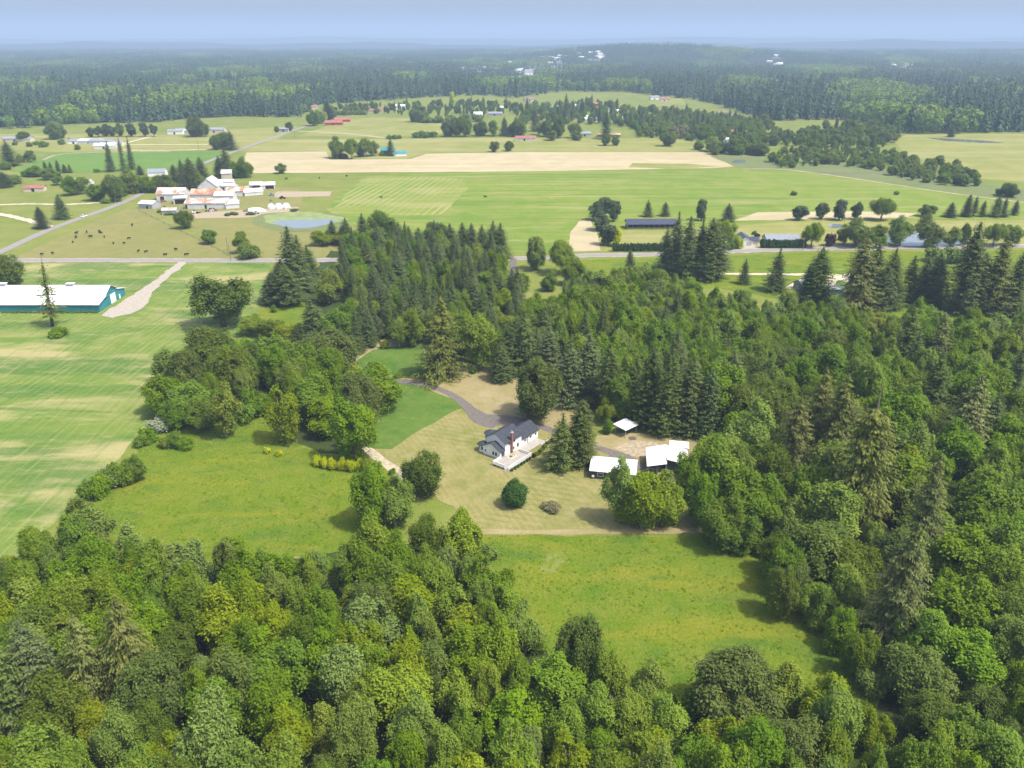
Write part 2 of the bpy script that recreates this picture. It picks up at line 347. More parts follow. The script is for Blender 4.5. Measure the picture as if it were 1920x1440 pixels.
S('yard', [(740,708),(800,712),(850,690),(890,684),(960,690),(1065,715),(1125,750),(1110,800),(1060,815),(1000,806),(900,790),(862,752),(800,728)], 'dryyard', .08, .8)
S('lawn', [(662,676),(700,652),(790,640),(800,690),(790,706),(700,702)], 'lush', .085, .5)
S('yard', [(655,664),(700,640),(800,628),(800,642),(700,656),(664,680)], 'dryyard', .09, .4)
S('yard', [(1095,850),(1120,818),(1180,812),(1290,815),(1335,840),(1320,870),(1240,880),(1170,850)], 'dryyard', .085, .6)
S('dirt_yard', [(1150,840),(1190,826),(1230,830),(1245,848),(1220,862),(1180,854)], 'dirt', .10, .8)
S('bare_strip', [(884,1003),(1100,1001),(1318,1000),(1318,990),(1200,992),(1000,995),(890,992)], 'dryyard', .09, .5)
# roads and tracks
strip('road_shoulder', [(-420,486),(0,488),(200,488),(433,488.5),(700,487),(960,485),(1100,479),(1240,477),(1500,467.5),(1900,462),(2200,460)], 9.0, 'gravel', .09, .4)
strip('road', [(-420,486),(0,488),(200,488),(433,488.5),(700,487),(960,485),(1100,479),(1240,477),(1500,467.5),(1900,462),(2200,460)], 6.4, 'road', .12, .05)
strip('road', [(-120,520),(-60,500),(0,473),(100,428),(230,380),(290,350),(335,326),(390,303),(470,273),(530,252),(580,234),(600,226)], 6.6, 'road', .14, .05)
strip('farm_drive', [(346,489),(330,502),(300,525),(268,552),(235,580),(200,594)], [5, 6, 6, 9, 16, 8], 'gravel', .10, .5)
strip('access_road', [(962,485),(962,505),(960,530),(955,560)], 4.0, 'asphalt', .13)
strip('driveway', [(738,713),(800,723),(850,742),(880,766),(905,786),(935,793)], [3.2, 3.2, 3.4, 4.0, 8, 9.5], 'asphalt', .12, .12)
strip('driveway', [(905,788),(950,789),(1000,797),(1048,812),(1090,832),(1130,843),(1170,858),(1215,884)], [9, 8, 4, 3.2, 3.2, 3.4, 4.5, 3.4], 'asphalt', .125, .1)
S('parking_pad', [(1138,858),(1150,848),(1172,858),(1180,872),(1140,870)], 'asphalt', .13, .1)
strip('gravel_track', [(684,838),(706,856),(735,880),(770,902),(800,915)], [2.2, 3, 3.2, 3, 2.4], 'pathdirt', .10, .4)
strip('gravel_track', [(1290,514),(1370,514),(1500,515),(1570,518),(1640,522)], [3.5, 3.5, 4, 7, 8], 'sand', .11, .3)
S('gravel_yard', [(1470,540),(1505,522),(1600,512),(1650,525),(1600,550),(1500,545)], 'sand', .12, .5)
strip('sand_track', [(-60,387),(0,384),(60,382.5),(120,383.5),(190,380)], 4.5, 'sand', .10, .5)
strip('sand_track', [(-60,398),(0,402),(60,415),(95,426)], [6, 6, 6, 5], 'sand', .10, .5)
strip('sand_track', [(200,279),(245,266),(292,254)], 5, 'sand', .12, .4)
strip('sand_track', [(235,271),(300,271),(390,271)], 6, 'sand', .13, .4)
strip('sand_track', [(215,281),(300,282),(395,280)], 5, 'sand', .13, .4)
strip('field_track', [(1392,317),(1500,321),(1800,364.5),(2080,398)], 3.0, 'tan', .09, .4)
strip('field_track', [(560,246),(640,250),(720,258)], 7, 'tan', .09, .5)
strip('dirt_track', [(80,300),(110,290),(170,286),(320,284)], 4, 'dirt', .09, .5)
# ponds
def blob(cx, cy, rx, ry, n=40, seed=0, a=.08):
    r = np.random.default_rng(seed); p = r.uniform(0, 6.28, 4)
    return [(cx + rx*math.cos(t)*(1 + a*math.sin(3*t+p[0]) + a*.6*math.sin(5*t+p[1])), cy + ry*math.sin(t)*(1 + a*math.sin(2*t+p[2]) + a*.6*math.sin(4*t+p[3]))) for t in np.linspace(0, 2*math.pi, n, endpoint=False)]
S('pond_bank', blob(562,416,88,20,seed=1), 'marsh', .12, .1, 3)
S('pond', blob(566,411,78,12.5,seed=2), 'algae', .14, .1, 3)
S('pond_water', [(508,417),(530,413.5),(580,412),(622,411),(632,413),(615,421),(585,427),(556,429),(530,425)], 'water', .16, .1, 3)
S('pond', [(1640,440),(1690,436),(1740,438),(1800,450),(1806,458),(1760,462),(1690,461),(1650,452)], 'water', .14, .2, 3)
S('pond', [(1738,258.5),(1770,259.5),(1850,264),(1885,268),(1840,268),(1770,264)], 'water', .14, .2, 3)
S('pond', blob(1386,303,13,3.2,seed=5), 'water', .14, .1, 3)

S('pond', [(1552,424),(1560,420),(1580,421),(1582,428),(1560,428)], 'water', .14, .1, 3)
# distant hills, each a low ridge of its own
def hill(name, x0, x1, yc, half, prof, mat, seed):
    r = np.random.default_rng(seed); nx, ny = 90, 14; V = []; Fq = []
    ph = r.uniform(0, 6.28, 6)
    for j in range(ny):
        t = j / (ny - 1) * 2 - 1
        for i in range(nx):
            s = i / (nx - 1); x = x0 + (x1 - x0) * s
            h = np.interp(s, [p[0] for p in prof], [p[1] for p in prof])
            h *= (1 + .10*math.sin(s*23+ph[0]) + .07*math.sin(s*51+ph[1]) + .05*math.sin(s*97+ph[2]))
            V.append((x, yc + t*half + half*.25*math.sin(s*9+ph[3]), h * (math.cos(t*math.pi/2) ** 1.3) * (1 + .08*math.sin(t*9+s*31+ph[4])) - .6))
    for j in range(ny-1):
        for i in range(nx-1): Fq.append((j*nx+i, j*nx+i+1, (j+1)*nx+i+1, (j+1)*nx+i))
    o = struct(name, mesh_np(name, V, Fq, M[mat], smooth=True)); return o
M['hillforest'] = grass('hill_forest', ((.026,.046,.022), (.036,.060,.026), (.060,.085,.034)), .002, .006, .04, bump=1.0)
M['plainforest'] = grass('far_forest_plain', ((.028,.050,.024), (.045,.075,.030), (.070,.095,.040)), .0008, .004, .03, bump=1.0)
HILLS = [('hill', -100, 1750, 4700, 900, [(0,2),(.12,14),(.25,44),(.36,60),(.55,62),(.7,48),(.85,22),(1,3)]),
         ('hill', 1250, 3900, 5400, 800, [(0,2),(.2,16),(.4,13),(.6,18),(.8,24),(1,14)]),
         ('hill', 700, 2400, 7600, 800, [(0,3),(.35,26),(.6,20),(1,4)]),
         ('hill', -500, 900, 7400, 800, [(0,2),(.5,12),(.8,16),(1,6)]),
         ('hill', -9000, 600, 10500, 1500, [(0,90),(.3,50),(.5,70),(.62,42),(.75,62),(.9,38),(1,8)]),
         ('hill', -600, 9000, 10200, 1500, [(0,8),(.12,46),(.25,60),(.36,52),(.5,84),(.7,70),(.85,92),(1,80)]),
         ('hill', -14000, 14000, 16500, 2200, [(0,150),(.2,80),(.4,115),(.5,85),(.6,120),(.75,95),(.9,140),(1,120)]),
         ('hill', -22000, 22000, 28000, 4000, [(0,200),(.2,150),(.35,170),(.5,135),(.62,190),(.8,170),(1,230)])]
for i, h in enumerate(HILLS): hill(*h, 'hillforest', i + 3)
S('far_woodland_floor', [(-900,238),(0,238),(300,226),(560,212),(620,188),(800,176),(900,170),(1170,165),(1290,178),(1440,218),(1560,216),(1700,242),(2900,240),(2400,84),(-500,84)], 'plainforest', .03, 0, 400)

# air: one even, pale volume round everything
hz = MB().box(-41000, 41000, -2100, 46000, -1.5, 420).build('haze', None); hz.data.materials.clear()
hm = bpy.data.materials.new('haze'); hm.use_nodes = True; hn = hm.node_tree.nodes; hn.remove(hn['Principled BSDF'])
pv = hn.new('ShaderNodeVolumePrincipled'); pv.inputs['Color'].default_value = (.50, .67, .92, 1); pv.inputs['Density'].default_value = 1.5e-4
hm.node_tree.links.new(pv.outputs[0], hn['Material Output'].inputs['Volume']); hz.data.materials.append(hm)
tag(hz, 'pale blue summer haze filling the air over the valley', None, None, 'stuff')

# ------------------------------------------------------------------ tree shapes
def unit(a): return a / np.maximum(np.linalg.norm(a, axis=1, keepdims=True), 1e-9)
def kites(C, N, S_, T=None, asp=.62, fold=.18, r=rng):
    """leaf clumps: one folded kite each at C, facing N, size S_"""
    n = len(C); N = unit(N)
    if T is None: T = r.normal(size=(n, 3))
    T = unit(T - N * (T * N).sum(1, keepdims=True)); B = np.cross(N, T); s = S_[:, None]
    V = np.stack([C - T*s, C + B*s*asp + N*s*fold, C + T*s*1.1, C - B*s*asp + N*s*fold], 1).reshape(-1, 3)
    return V, (np.arange(n*4).reshape(n, 4))
def crown_mesh(name, V, Fq, tint, mat):
    return mesh_np(name, V.tolist(), Fq.tolist(), M[mat], tint=tint)
def broad(seed, H=18, R=5.5, base=.18, lobes=22, lob=.36, clumps=42, leaves=11, ls=.40, squash=1.0, flat=0.0, plume=0.0, cone=.0, gap=0.0, dens=1.0):
    """broadleaf crown: lobes -> leaf clumps -> leaves. returns crown arrays and a trunk"""
    r = np.random.default_rng(seed); Cs = []; zc = H*(base + (1-base)*.49); zr = H*(1-base)*.5
    k = 0
    while len(Cs) < lobes and k < 4000:
        k += 1; d = unit(r.normal(size=(1, 3)))[0]; rr = r.uniform(.06, .80) ** .6
        z = d[2]*rr; prof = 1.0 - cone*max(0, z) - .25*max(0, -z)
        p = np.array([d[0]*rr*R*prof, d[1]*rr*R*prof, zc + z*zr*.94])
        if all(np.linalg.norm((p-q)/np.array([1,1,1.25+plume])) > R*lob*.62 for q, _ in Cs): Cs.append((p, R*lob*r.uniform(.75, 1.2)))
    P, N, Sz, T = [], [], [], []
    for (c, lr) in Cs:
        n = int(clumps * dens * (lr/(R*lob))**1.5); d = unit(r.normal(size=(n*2, 3)) + np.array([0, 0, .25]))
        out = (c - np.array([0, 0, zc])) / np.array([R, R, zr]); out = out/max(np.linalg.norm(out), .2)
        d = d[(d*out).sum(1) > -.45][:n]; n = len(d)
        cc = c + d * (lr * r.uniform(.72, 1.12, (n, 1))) * np.array([1, 1, (1 + plume) * squash])
        ct = r.uniform(0, 1, n) * .6 + r.uniform(0, .4); cr = R * .105 * r.uniform(.7, 1.4, n)
        m = leaves; idx = np.repeat(np.arange(n), m)
        off = r.normal(size=(n*m, 3)) * cr[idx][:, None] * np.array([.66, .66, .75 + plume*.9]); off[:, :2] *= np.clip(1.1 - off[:, 2:]/(cr[idx][:, None]*2.2), .25, 1.6)
        P.append(cc[idx] + off); N.append(d[idx]*.8 + r.normal(size=(n*m, 3))*.40 + np.array([0, 0, .60 + flat]))
        Sz.append(ls * r.uniform(.6, 1.25, n*m)); T.append(np.clip(ct[idx] + r.normal(size=n*m)*.16, 0, 1))
    P, N, Sz, T = np.concatenate(P), np.concatenate(N), np.concatenate(Sz), np.concatenate(T)
    keep = P[:, 2] > .25
    if gap:
        keep &= (np.sin(P[:, 0]*1.1+seed) + np.sin(P[:, 1]*1.2+seed*2) + np.sin(P[:, 2]*1.0)) > -1.9 + gap
    P, N, Sz, T = P[keep], N[keep], Sz[keep], T[keep]
    V, Fq = kites(P, N, Sz, r=r)
    tr = MB(); hh = H*.72; w = R*.05 + .12
    pts = [(r.normal()*.05*i, r.normal()*.05*i, hh*i/6 - .2*(i == 0)) for i in range(7)]
    tr.tube(pts, [w*1.35, w, w*.9, w*.75, w*.6, w*.42, w*.2], 7)
    for (c, lr) in Cs[:max(7, lobes//2)]:
        z0 = min(max(H*base*.8, c[2]*.55), hh*.85); a = Vector((0, 0, z0)); b = Vector(c); md = a.lerp(b, .5) + Vector((0, 0, -.04*H))
        tr.tube([a, md, b], [w*.42, w*.28, w*.10], 5)
    return V, Fq, T, tr
def conifer(seed, H=26, R=4.2, base=.08, step=.42, per=6, droop=.28, curl=.22, power=.85, sp=.46, gaps=0.0, hang=.0, ragged=.25, bare_top=0.0, ls=.42, dense=1.0):
    r = np.random.default_rng(seed); P, N, Sz, T, Tn = [], [], [], [], []
    z = H*base; a0 = r.uniform(0, 6.28); top = H*(1-bare_top); tr = MB(); w = .018*H
    tr.tube([(0, 0, -.2), (r.normal()*.08, r.normal()*.08, H*.35), (r.normal()*.1, r.normal()*.1, H*.7), (0, 0, H*.995)], [w*1.1, w*.78, w*.42, .02], 7)
    while z < top*.992:
        f = z/H; L0 = R * max(.03, (1-f)) ** power * (1.0 if f > base + .05 else .8)
        nb = per if f < .8 else max(3, per-2)
        for b in range(nb):
            if r.uniform() < gaps: continue
            a = a0 + 6.283*b/nb + r.normal()*.22; L = L0 * r.uniform(1-ragged, 1+ragged*.6); L = max(L, .22)
            n = max(2, int(L/sp*dense)); t = np.linspace(.14, 1, n); d = np.array([math.cos(a), math.sin(a)]); sd = np.array([-d[1], d[0]])
            dz = (-droop*t + curl*t*t) * L; bt = r.uniform(.05, .6)
            if L > 2.2 and (seed % 2 == 0 or gaps > .1):
                tr.tube([(0, 0, z), (d[0]*L*.55, d[1]*L*.55, z + (-droop*.55 + curl*.3)*L - .05), (d[0]*L*.9, d[1]*L*.9, z + (-droop*.9 + curl*.81)*L - .05)], [.07, .045, .02], 4, False)
            for side in (-1, 1):
                wd = (.30*L*(1-t)**.8*np.minimum(1, t*3) + .10 + .05*L) * r.uniform(.7, 1.2, n)
                p = np.empty((n, 3)); q = r.uniform(.35, .9, n)
                p[:, 0] = d[0]*L*t + sd[0]*side*wd*q; p[:, 1] = d[1]*L*t + sd[1]*side*wd*q
                p[:, 2] = z + dz - wd*q*(.25 + hang) + r.normal(size=n)*.09 - .0
                ax = np.empty((n, 3)); ax[:, 0] = d[0]*.8 + sd[0]*side*.75; ax[:, 1] = d[1]*.8 + sd[1]*side*.75; ax[:, 2] = -.25 - hang*1.3
                nn = r.normal(size=(n, 3))*.35 + np.array([d[0]*(.35+hang), d[1]*(.35+hang), 1.0 - hang*.5])
                P.append(p); N.append(nn); Tn.append(ax + r.normal(size=(n, 3))*.2)
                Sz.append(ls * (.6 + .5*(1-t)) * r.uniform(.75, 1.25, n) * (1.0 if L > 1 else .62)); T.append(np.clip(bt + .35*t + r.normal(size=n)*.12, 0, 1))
        z += step * r.uniform(.75, 1.25) * (1.0 if f < .6 else .82); a0 += 1.1
    P, N, Sz, T, Tn = map(np.concatenate, (P, N, Sz, T, Tn))
    V, Fq = kites(P, N, Sz, Tn, asp=.46, fold=-.10, r=r)
    return V, Fq, T, tr
def pine(seed, H=9, R=3.4):
    return broad(seed, H, R, .05, 22, .33, 36, 11, .30, .8, .3, 0, .45, .0)

LIB = {}      # kind -> list of (crown mesh, trunk mesh, nominal height, nominal radius)
def reg(kind, n, fn, mat, H, R, bark='bark'):
    for i in range(n):
        V, Fq, T, tr = fn(i)
        c = crown_mesh('crown_' + kind, V, Fq, T, mat); tm = mesh_np('trunk_' + kind, tr.v, tr.f, M[bark], smooth=True)
        q_ = np.hypot(V[:, 0], V[:, 1]); pc = 93 if 'fir' in kind or kind == 'spruce' else 98
        LIB.setdefault(kind, []).append((c, tm, float(V[:, 2].max()), float(np.percentile(q_, pc))))
reg('maple', 5, lambda i: broad(100+i, 18, 5.6, .0, 34, .28, 52, 15, .29, 1.0, 0, .3, .12, .15), 'maple', 18, 5.9)
reg('ash', 5, lambda i: broad(200+i, 19, 4.8, .02, 30, .28, 50, 15, .25, 1.0, 0, .55, .25, .3), 'ash', 19, 5.2, 'palebark')
reg('alder', 4, lambda i: broad(300+i, 14, 4.4, .02, 26, .28, 46, 14, .25, 1.0, 0, .3, .12, .45), 'alder', 14, 4.7, 'palebark')
reg('oak', 4, lambda i: broad(400+i, 15, 6.4, .03, 48, .27, 46, 14, .27, .95, .1, .1, 0, .05), 'oak', 15, 6.6)
reg('willow', 3, lambda i: broad(500+i, 16, 4.6, .0, 26, .31, 48, 13, .28, 1.0, 0, .5, .3, .25), 'willow', 16, 5.0, 'palebark')
reg('cottonwood', 2, lambda i: broad(550+i, 24, 8.4, .14, 34, .22, 44, 12, .40, 1.0, 0, .2, .15, .5), 'oak', 24, 8.6)
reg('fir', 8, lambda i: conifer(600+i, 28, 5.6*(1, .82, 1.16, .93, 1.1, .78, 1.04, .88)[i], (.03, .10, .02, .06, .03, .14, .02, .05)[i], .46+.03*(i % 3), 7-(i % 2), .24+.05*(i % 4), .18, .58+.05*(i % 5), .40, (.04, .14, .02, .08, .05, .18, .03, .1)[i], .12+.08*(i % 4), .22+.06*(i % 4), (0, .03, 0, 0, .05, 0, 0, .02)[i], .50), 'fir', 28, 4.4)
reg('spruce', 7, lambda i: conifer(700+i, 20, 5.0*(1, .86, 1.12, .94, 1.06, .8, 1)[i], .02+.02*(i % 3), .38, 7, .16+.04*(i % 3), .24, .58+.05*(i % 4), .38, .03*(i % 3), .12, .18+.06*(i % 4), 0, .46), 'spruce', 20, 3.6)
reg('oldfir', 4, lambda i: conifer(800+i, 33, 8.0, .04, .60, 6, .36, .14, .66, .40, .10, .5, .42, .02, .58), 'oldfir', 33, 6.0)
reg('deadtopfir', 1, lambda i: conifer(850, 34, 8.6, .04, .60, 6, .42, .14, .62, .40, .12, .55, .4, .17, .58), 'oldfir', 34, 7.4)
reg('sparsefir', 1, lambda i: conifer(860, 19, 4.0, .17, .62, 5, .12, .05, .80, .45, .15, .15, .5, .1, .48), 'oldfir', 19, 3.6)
reg('pine', 3, lambda i: pine(900+i), 'pine', 9, 3.5)
reg('shrub', 4, lambda i: broad(1000+i, 4, 2.6, -.1, 16, .40, 30, 10, .22, .8), 'maple', 4, 2.8)
reg('hedge', 2, lambda i: broad(1100+i, 5, 1.1, .02, 16, .55, 24, 9, .2, 1.0, 0, .8, .5), 'hedge', 5, 1.2)
reg('arborvitae', 1, lambda i: broad(1150, 9, 3.6, .0, 44, .32, 60, 11, .22, 1.0, 0, .2, .2), 'hedge', 9, 3.8)
for nm, src, mt in (('yellowshrub', 'shrub', 'yellow'), ('purpletree', 'shrub', 'purple'), ('paleshrub', 'shrub', 'pale'), ('dryshrub', 'shrub', 'dry'), ('willowshrub', 'shrub', 'willow'), ('aldershrub', 'shrub', 'alder'), ('goldcedar', 'hedge', 'yellow')):
    for (c, tm, h, R) in LIB[src][:2]:
        c2 = c.copy(); c2.materials.clear(); c2.materials.append(M[mt]); LIB.setdefault(nm, []).append((c2, tm, h, R))
# a leafless trunk with forked limbs
def bare_tree(seed, H):
    r = np.random.default_rng(seed); b = MB(); b.tube([(0,0,-.2),(0.1,0,H*.4),(.2,.1,H*.75),(.1,.2,H)], [.22,.17,.09,.02], 6)
    for k in range(11):
        z = H*r.uniform(.35, .9); a = r.uniform(0, 6.28); L = H*.28*r.uniform(.5, 1.1)
        p1 = (math.cos(a)*L*.5, math.sin(a)*L*.5, z+L*.25); p2 = (math.cos(a+.2)*L, math.sin(a+.2)*L, z+L*.75); b.tube([(.1,0,z), p1, p2], [.08,.05,.012], 4)
        b.tube([p1, (p1[0]+r.normal()*L*.3, p1[1]+r.normal()*L*.3, p1[2]+L*.4)], [.035,.01], 4)
    return b

# ------------------------------------------------------------------ trees, each one where it stands
NAMES = {'maple': ('maple_tree', 'mid-green leafy tree', 'tree'), 'ash': ('ash_tree', 'light green upright tree', 'tree'), 'alder': ('alder_tree', 'yellow-green leafy tree', 'tree'),
         'oak': ('oak_tree', 'dark green round-crowned tree', 'tree'), 'willow': ('willow_tree', 'grey-green feathery tree', 'tree'), 'cottonwood': ('cottonwood_tree', 'large open-crowned dark tree', 'tree'),
         'fir': ('fir_tree', 'dark green fir', 'conifer'), 'spruce': ('spruce_tree', 'blue-green spruce', 'conifer'), 'oldfir': ('old_fir_tree', 'olive drooping fir', 'conifer'),
         'deadtopfir': ('old_fir_tree', 'olive drooping fir with bare dead top', 'conifer'), 'sparsefir': ('sparse_fir_tree', 'thin sparse fir', 'conifer'), 'pine': ('pine_tree', 'dark rounded pine', 'conifer'),
         'shrub': ('shrub', 'green bushy shrub', 'shrub'), 'hedge': ('hedge_cedar', 'slim dark hedge cedar', 'hedge'), 'arborvitae': ('arborvitae', 'dense egg-shaped evergreen', 'shrub'),
         'yellowshrub': ('yellow_shrub', 'bright yellow shrub', 'shrub'), 'purpletree': ('purple_tree', 'dark purple-leaved tree', 'tree'), 'paleshrub': ('blossom_shrub', 'pale blossoming shrub', 'shrub'),
         'dryshrub': ('dry_shrub', 'brownish dry shrub', 'shrub'), 'willowshrub': ('willow_shrub', 'grey-green willow shrub', 'shrub'), 'aldershrub': ('light_shrub', 'yellow-green shrub', 'shrub'), 'goldcedar': ('golden_cedar', 'golden yellow columnar conifer', 'conifer')}
TREES = []    # (kind, x, y, H, D, group, label)
def T(kind, u, vt, third, w, group, label=None):
    if isinstance(third, str):                       # height given: base hidden in the wood
        H = float(third[1:]); x, y = G(u, vt, H)
    else:
        y = G(u, third)[1]; H = top_height(y, vt); x = G(u, vt, H)[0]
    D = w * depth(x, y, H*.6) / FPX
    TREES.append([kind, x, y, H, D, group, label])
def many(group, text):
    for line in text.strip().split(';'):
        p = line.split()
        if len(p) < 5: continue
        T(p[0], float(p[1]), float(p[2]), p[3] if p[3][0] == 'h' else float(p[3]), float(p[4]), group, ' '.join(p[5:]) or None)
many('trees of the grove left of the house', '''cottonwood 405 512 h25 118 tall open-crowned dark cottonwood towering over the grove by the hay field; oak 378 614 h18 112;ash 315 652 h15 72;maple 305 705 h14 82;maple 350 708 h15 92;
alder 408 712 820 64 yellow-green tree hanging over the left meadow edge; maple 445 632 h17 78;oak 468 640 h16 64;maple 505 625 h18 92;ash 545 668 h15 62;oak 612 618 h18 122;fir 585 562 h18 66;maple 632 580 h16 66;
maple 480 735 h8 60;alder 520 722 830 62;ash 578 705 h16 92;maple 652 734 862 88 bright maple at the right end of the grove by the lawn; ash 610 745 h13 78;maple 695 684 h17 98;maple 655 690 h15 70;oak 712 690 h10 44;alder 590 690 h12 44;maple 560 640 h14 64;ash 470 590 h9 56;ash 505 598 h9 56;alder 540 606 h8 44;maple 430 560 h8 46;shrub 455 752 790 44;shrub 470 722 780 40;fir 560 605 h9 40;oak 410 650 h15 60;maple 330 742 800 60;maple 370 750 805 60''')
many('trees standing alone on the lawns', '''oldfir 820 556 708 92 tall ragged fir beside the green lawn and tan yard; maple 858 580 h20 74;ash 900 584 692 72 light leafy tree between ragged fir and tan yard; aldershrub 720 636 653 19 small yellow-green shrub on the tan strip;
shrub 888 684 700 15;oak 1012 668 784 98 big round dark oak standing in the tan yard; fir 1052 776 878 60 dark fir beside the white house, nearer of the pair; fir 1090 748 866 66 taller dark fir behind the pair beside the white house;
arborvitae 967 897 949 45 egg-shaped dark evergreen shrub on the lawn before the deck; oak 792 849 928 82 round dark oak beside the gravel track; maple 695 862 985 84 dense dark tree at the right end of the left meadow; ash 735 888 990 72;
ash 1165 846 975 66 leafy fruit tree in front of the shop roof; alder 1212 882 990 80 spreading fruit tree below the barn; ash 1255 880 982 68 fruit tree in front of the dark barn; alder 1185 905 985 60;maple 1163 700 786 60 light green tree left of the carport; shrub 1140 782 812 24;dryshrub 1035 943 956 38 low dry shrub on the lawn;
alder 1136 745 795 34;shrub 1062 712 740 30;aldershrub 698 676 690 20;shrub 748 698 706 24''')
many('firs at the edge of the yard', '''fir 1222 648 798 64;fir 1258 655 812 62;fir 1190 666 776 52;spruce 1105 625 h26 66;fir 1150 640 h26 66;spruce 1070 640 h24 60;fir 1300 668 h27 64;spruce 1335 690 h24 60;spruce 1385 655 h26 62;fir 985 580 h26 64;spruce 1030 610 h22 56;fir 955 600 h22 56;spruce 940 640 h16 46;fir 1275 620 h26 60''')
many('trees along the road', '''willow 1007 440 h20 44 tall pale poplar beside the access road; ash 1055 447 h20 52;ash 1075 478 h16 48;willow 1120 505 h17 62;ash 1160 500 h17 58;ash 1200 490 h16 60;oak 1240 500 h16 62;ash 1290 545 h15 60;shrub 975 510 545 36;willow 1030 505 545 34;fir 1185 468 h13 24;
fir 1272 396 512 46 leftmost tall fir of the clump before the pole shed; fir 1296 404 520 52;fir 1316 410 522 50;fir 1338 408 524 58;fir 1355 425 520 48;fir 1255 425 505 44;ash 1362 412 462 46;fir 1463 465 545 48;fir 1545 463 568 62;fir 1520 498 562 36;oldfir 1625 444 584 80;fir 1648 455 576 66;fir 1686 464 575 62;fir 1720 480 568 46;fir 1744 482 566 42;fir 1768 474 575 56;
fir 1836 414 585 70 tallest dark fir near the right edge by the road; fir 1858 474 585 64;oldfir 1895 440 588 74;fir 1922 470 590 60;fir 1400 484 532 26;fir 1605 510 575 40;spruce 1665 498 580 50''')
many('firs of the central wood', '''fir 537 424 552 62 tall fir at the left corner of the central wood; fir 552 440 548 54;fir 520 486 565 66;fir 508 512 568 46;fir 572 460 h16 46;fir 533 500 572 60;spruce 620 412 h15 26;spruce 645 408 h17 30;fir 678 400 h18 36;maple 712 394 h22 58;ash 700 425 h17 52;spruce 745 416 h18 34;fir 765 424 h16 34;spruce 783 426 h17 34;oak 815 415 h16 50;
spruce 845 418 h19 36;spruce 868 415 h20 36;spruce 882 418 h19 32;fir 903 420 h20 34;fir 924 414 h22 48 dark fir at the right corner of the central wood; fir 938 418 h21 44;maple 925 500 h14 66;alder 610 500 570 58;alder 600 430 h10 46;alder 640 425 h11 46;maple 660 430 h12 44;spruce 548 552 573 14;shrub 512 570 585 14''')
many('far trees by the left-hand farms', '''fir 197 263 322 17 leftmost of three tall firs before the green crop; fir 221 257 320 15 middle of three tall firs before the green crop; fir 237 257 318 16 rightmost of three tall firs before the green crop; fir 8 262 311 40;shrub 35 287 305 18;ash 53 281 304 22;fir 82 301 326 14;fir 92 303 325 12;fir 105 299 324 13;fir 119 307 324 13;fir 129 307 324 11;shrub 45 317 331 18;maple 64 308 331 30;ash 85 314 337 30;shrub 104 320 332 20;shrub 180 316 323 13;fir 260 309 328 18;fir 3 322 351 30;
maple 127 329 366 32;oak 139 336 364 30;ash 105 329 347 24;maple 174 342 376 36;oak 206 324 378 42;alder 236 316 362 42;maple 262 326 360 42;maple 277 336 361 34;oak 301 325 357 42;fir 322 308 342 26;fir 338 299 352 32;fir 352 296 358 40;fir 373 294 346 36;maple 364 320 350 30;alder 318 340 358 26;shrub 197 371 381 18;fir 420 277 331 42;fir 406 292 331 26;ash 456 290 333 32;maple 441 300 333 30;ash 522 305 325 24 single round tree at the corner of the stubble field;
oak 415 244 279 28;fir 431 244 281 26;oak 401 252 281 22;oak 362 216 256 36;ash 381 230 256 22;pine 167 237 257 15;pine 181 235 257 17;pine 194 231 256 19;pine 206 234 256 15;ash 219 229 256 20;pine 243 230 256 22;pine 268 228 256 18;pine 285 231 256 16;willow 95 224 261 36;oak 110 232 259 20;oak 40 245 265 24;shrub 54 265 275 12;shrub 66 264 272 12;shrub 79 263 276 18;shrub 113 259 271 13;shrub 132 258 269 12;shrub 144 270 281 11;shrub 27 264 272 12;
fir 107 364 410 31 larger of two firs by the sandy track; fir 71 387 428 29 smaller fir at the left by the sandy track; oak 2 477 545 70 round tree at the left edge by the road; sparsefir 70 492 612 50 thin leaning fir in front of the teal barn; shrub 106 614 630 36 low bush at the foot of the thin fir;oak 342 392 428 35 round tree in front of the old farm; maple 388 430 457 31 round bush on the pasture corner; ash 450 432 475 31;willowshrub 466 454 484 42;shrub 8 300 318 24;ash 150 330 352 26;maple 222 335 368 34;shrub 250 345 362 26;willowshrub 20 325 345 30''')
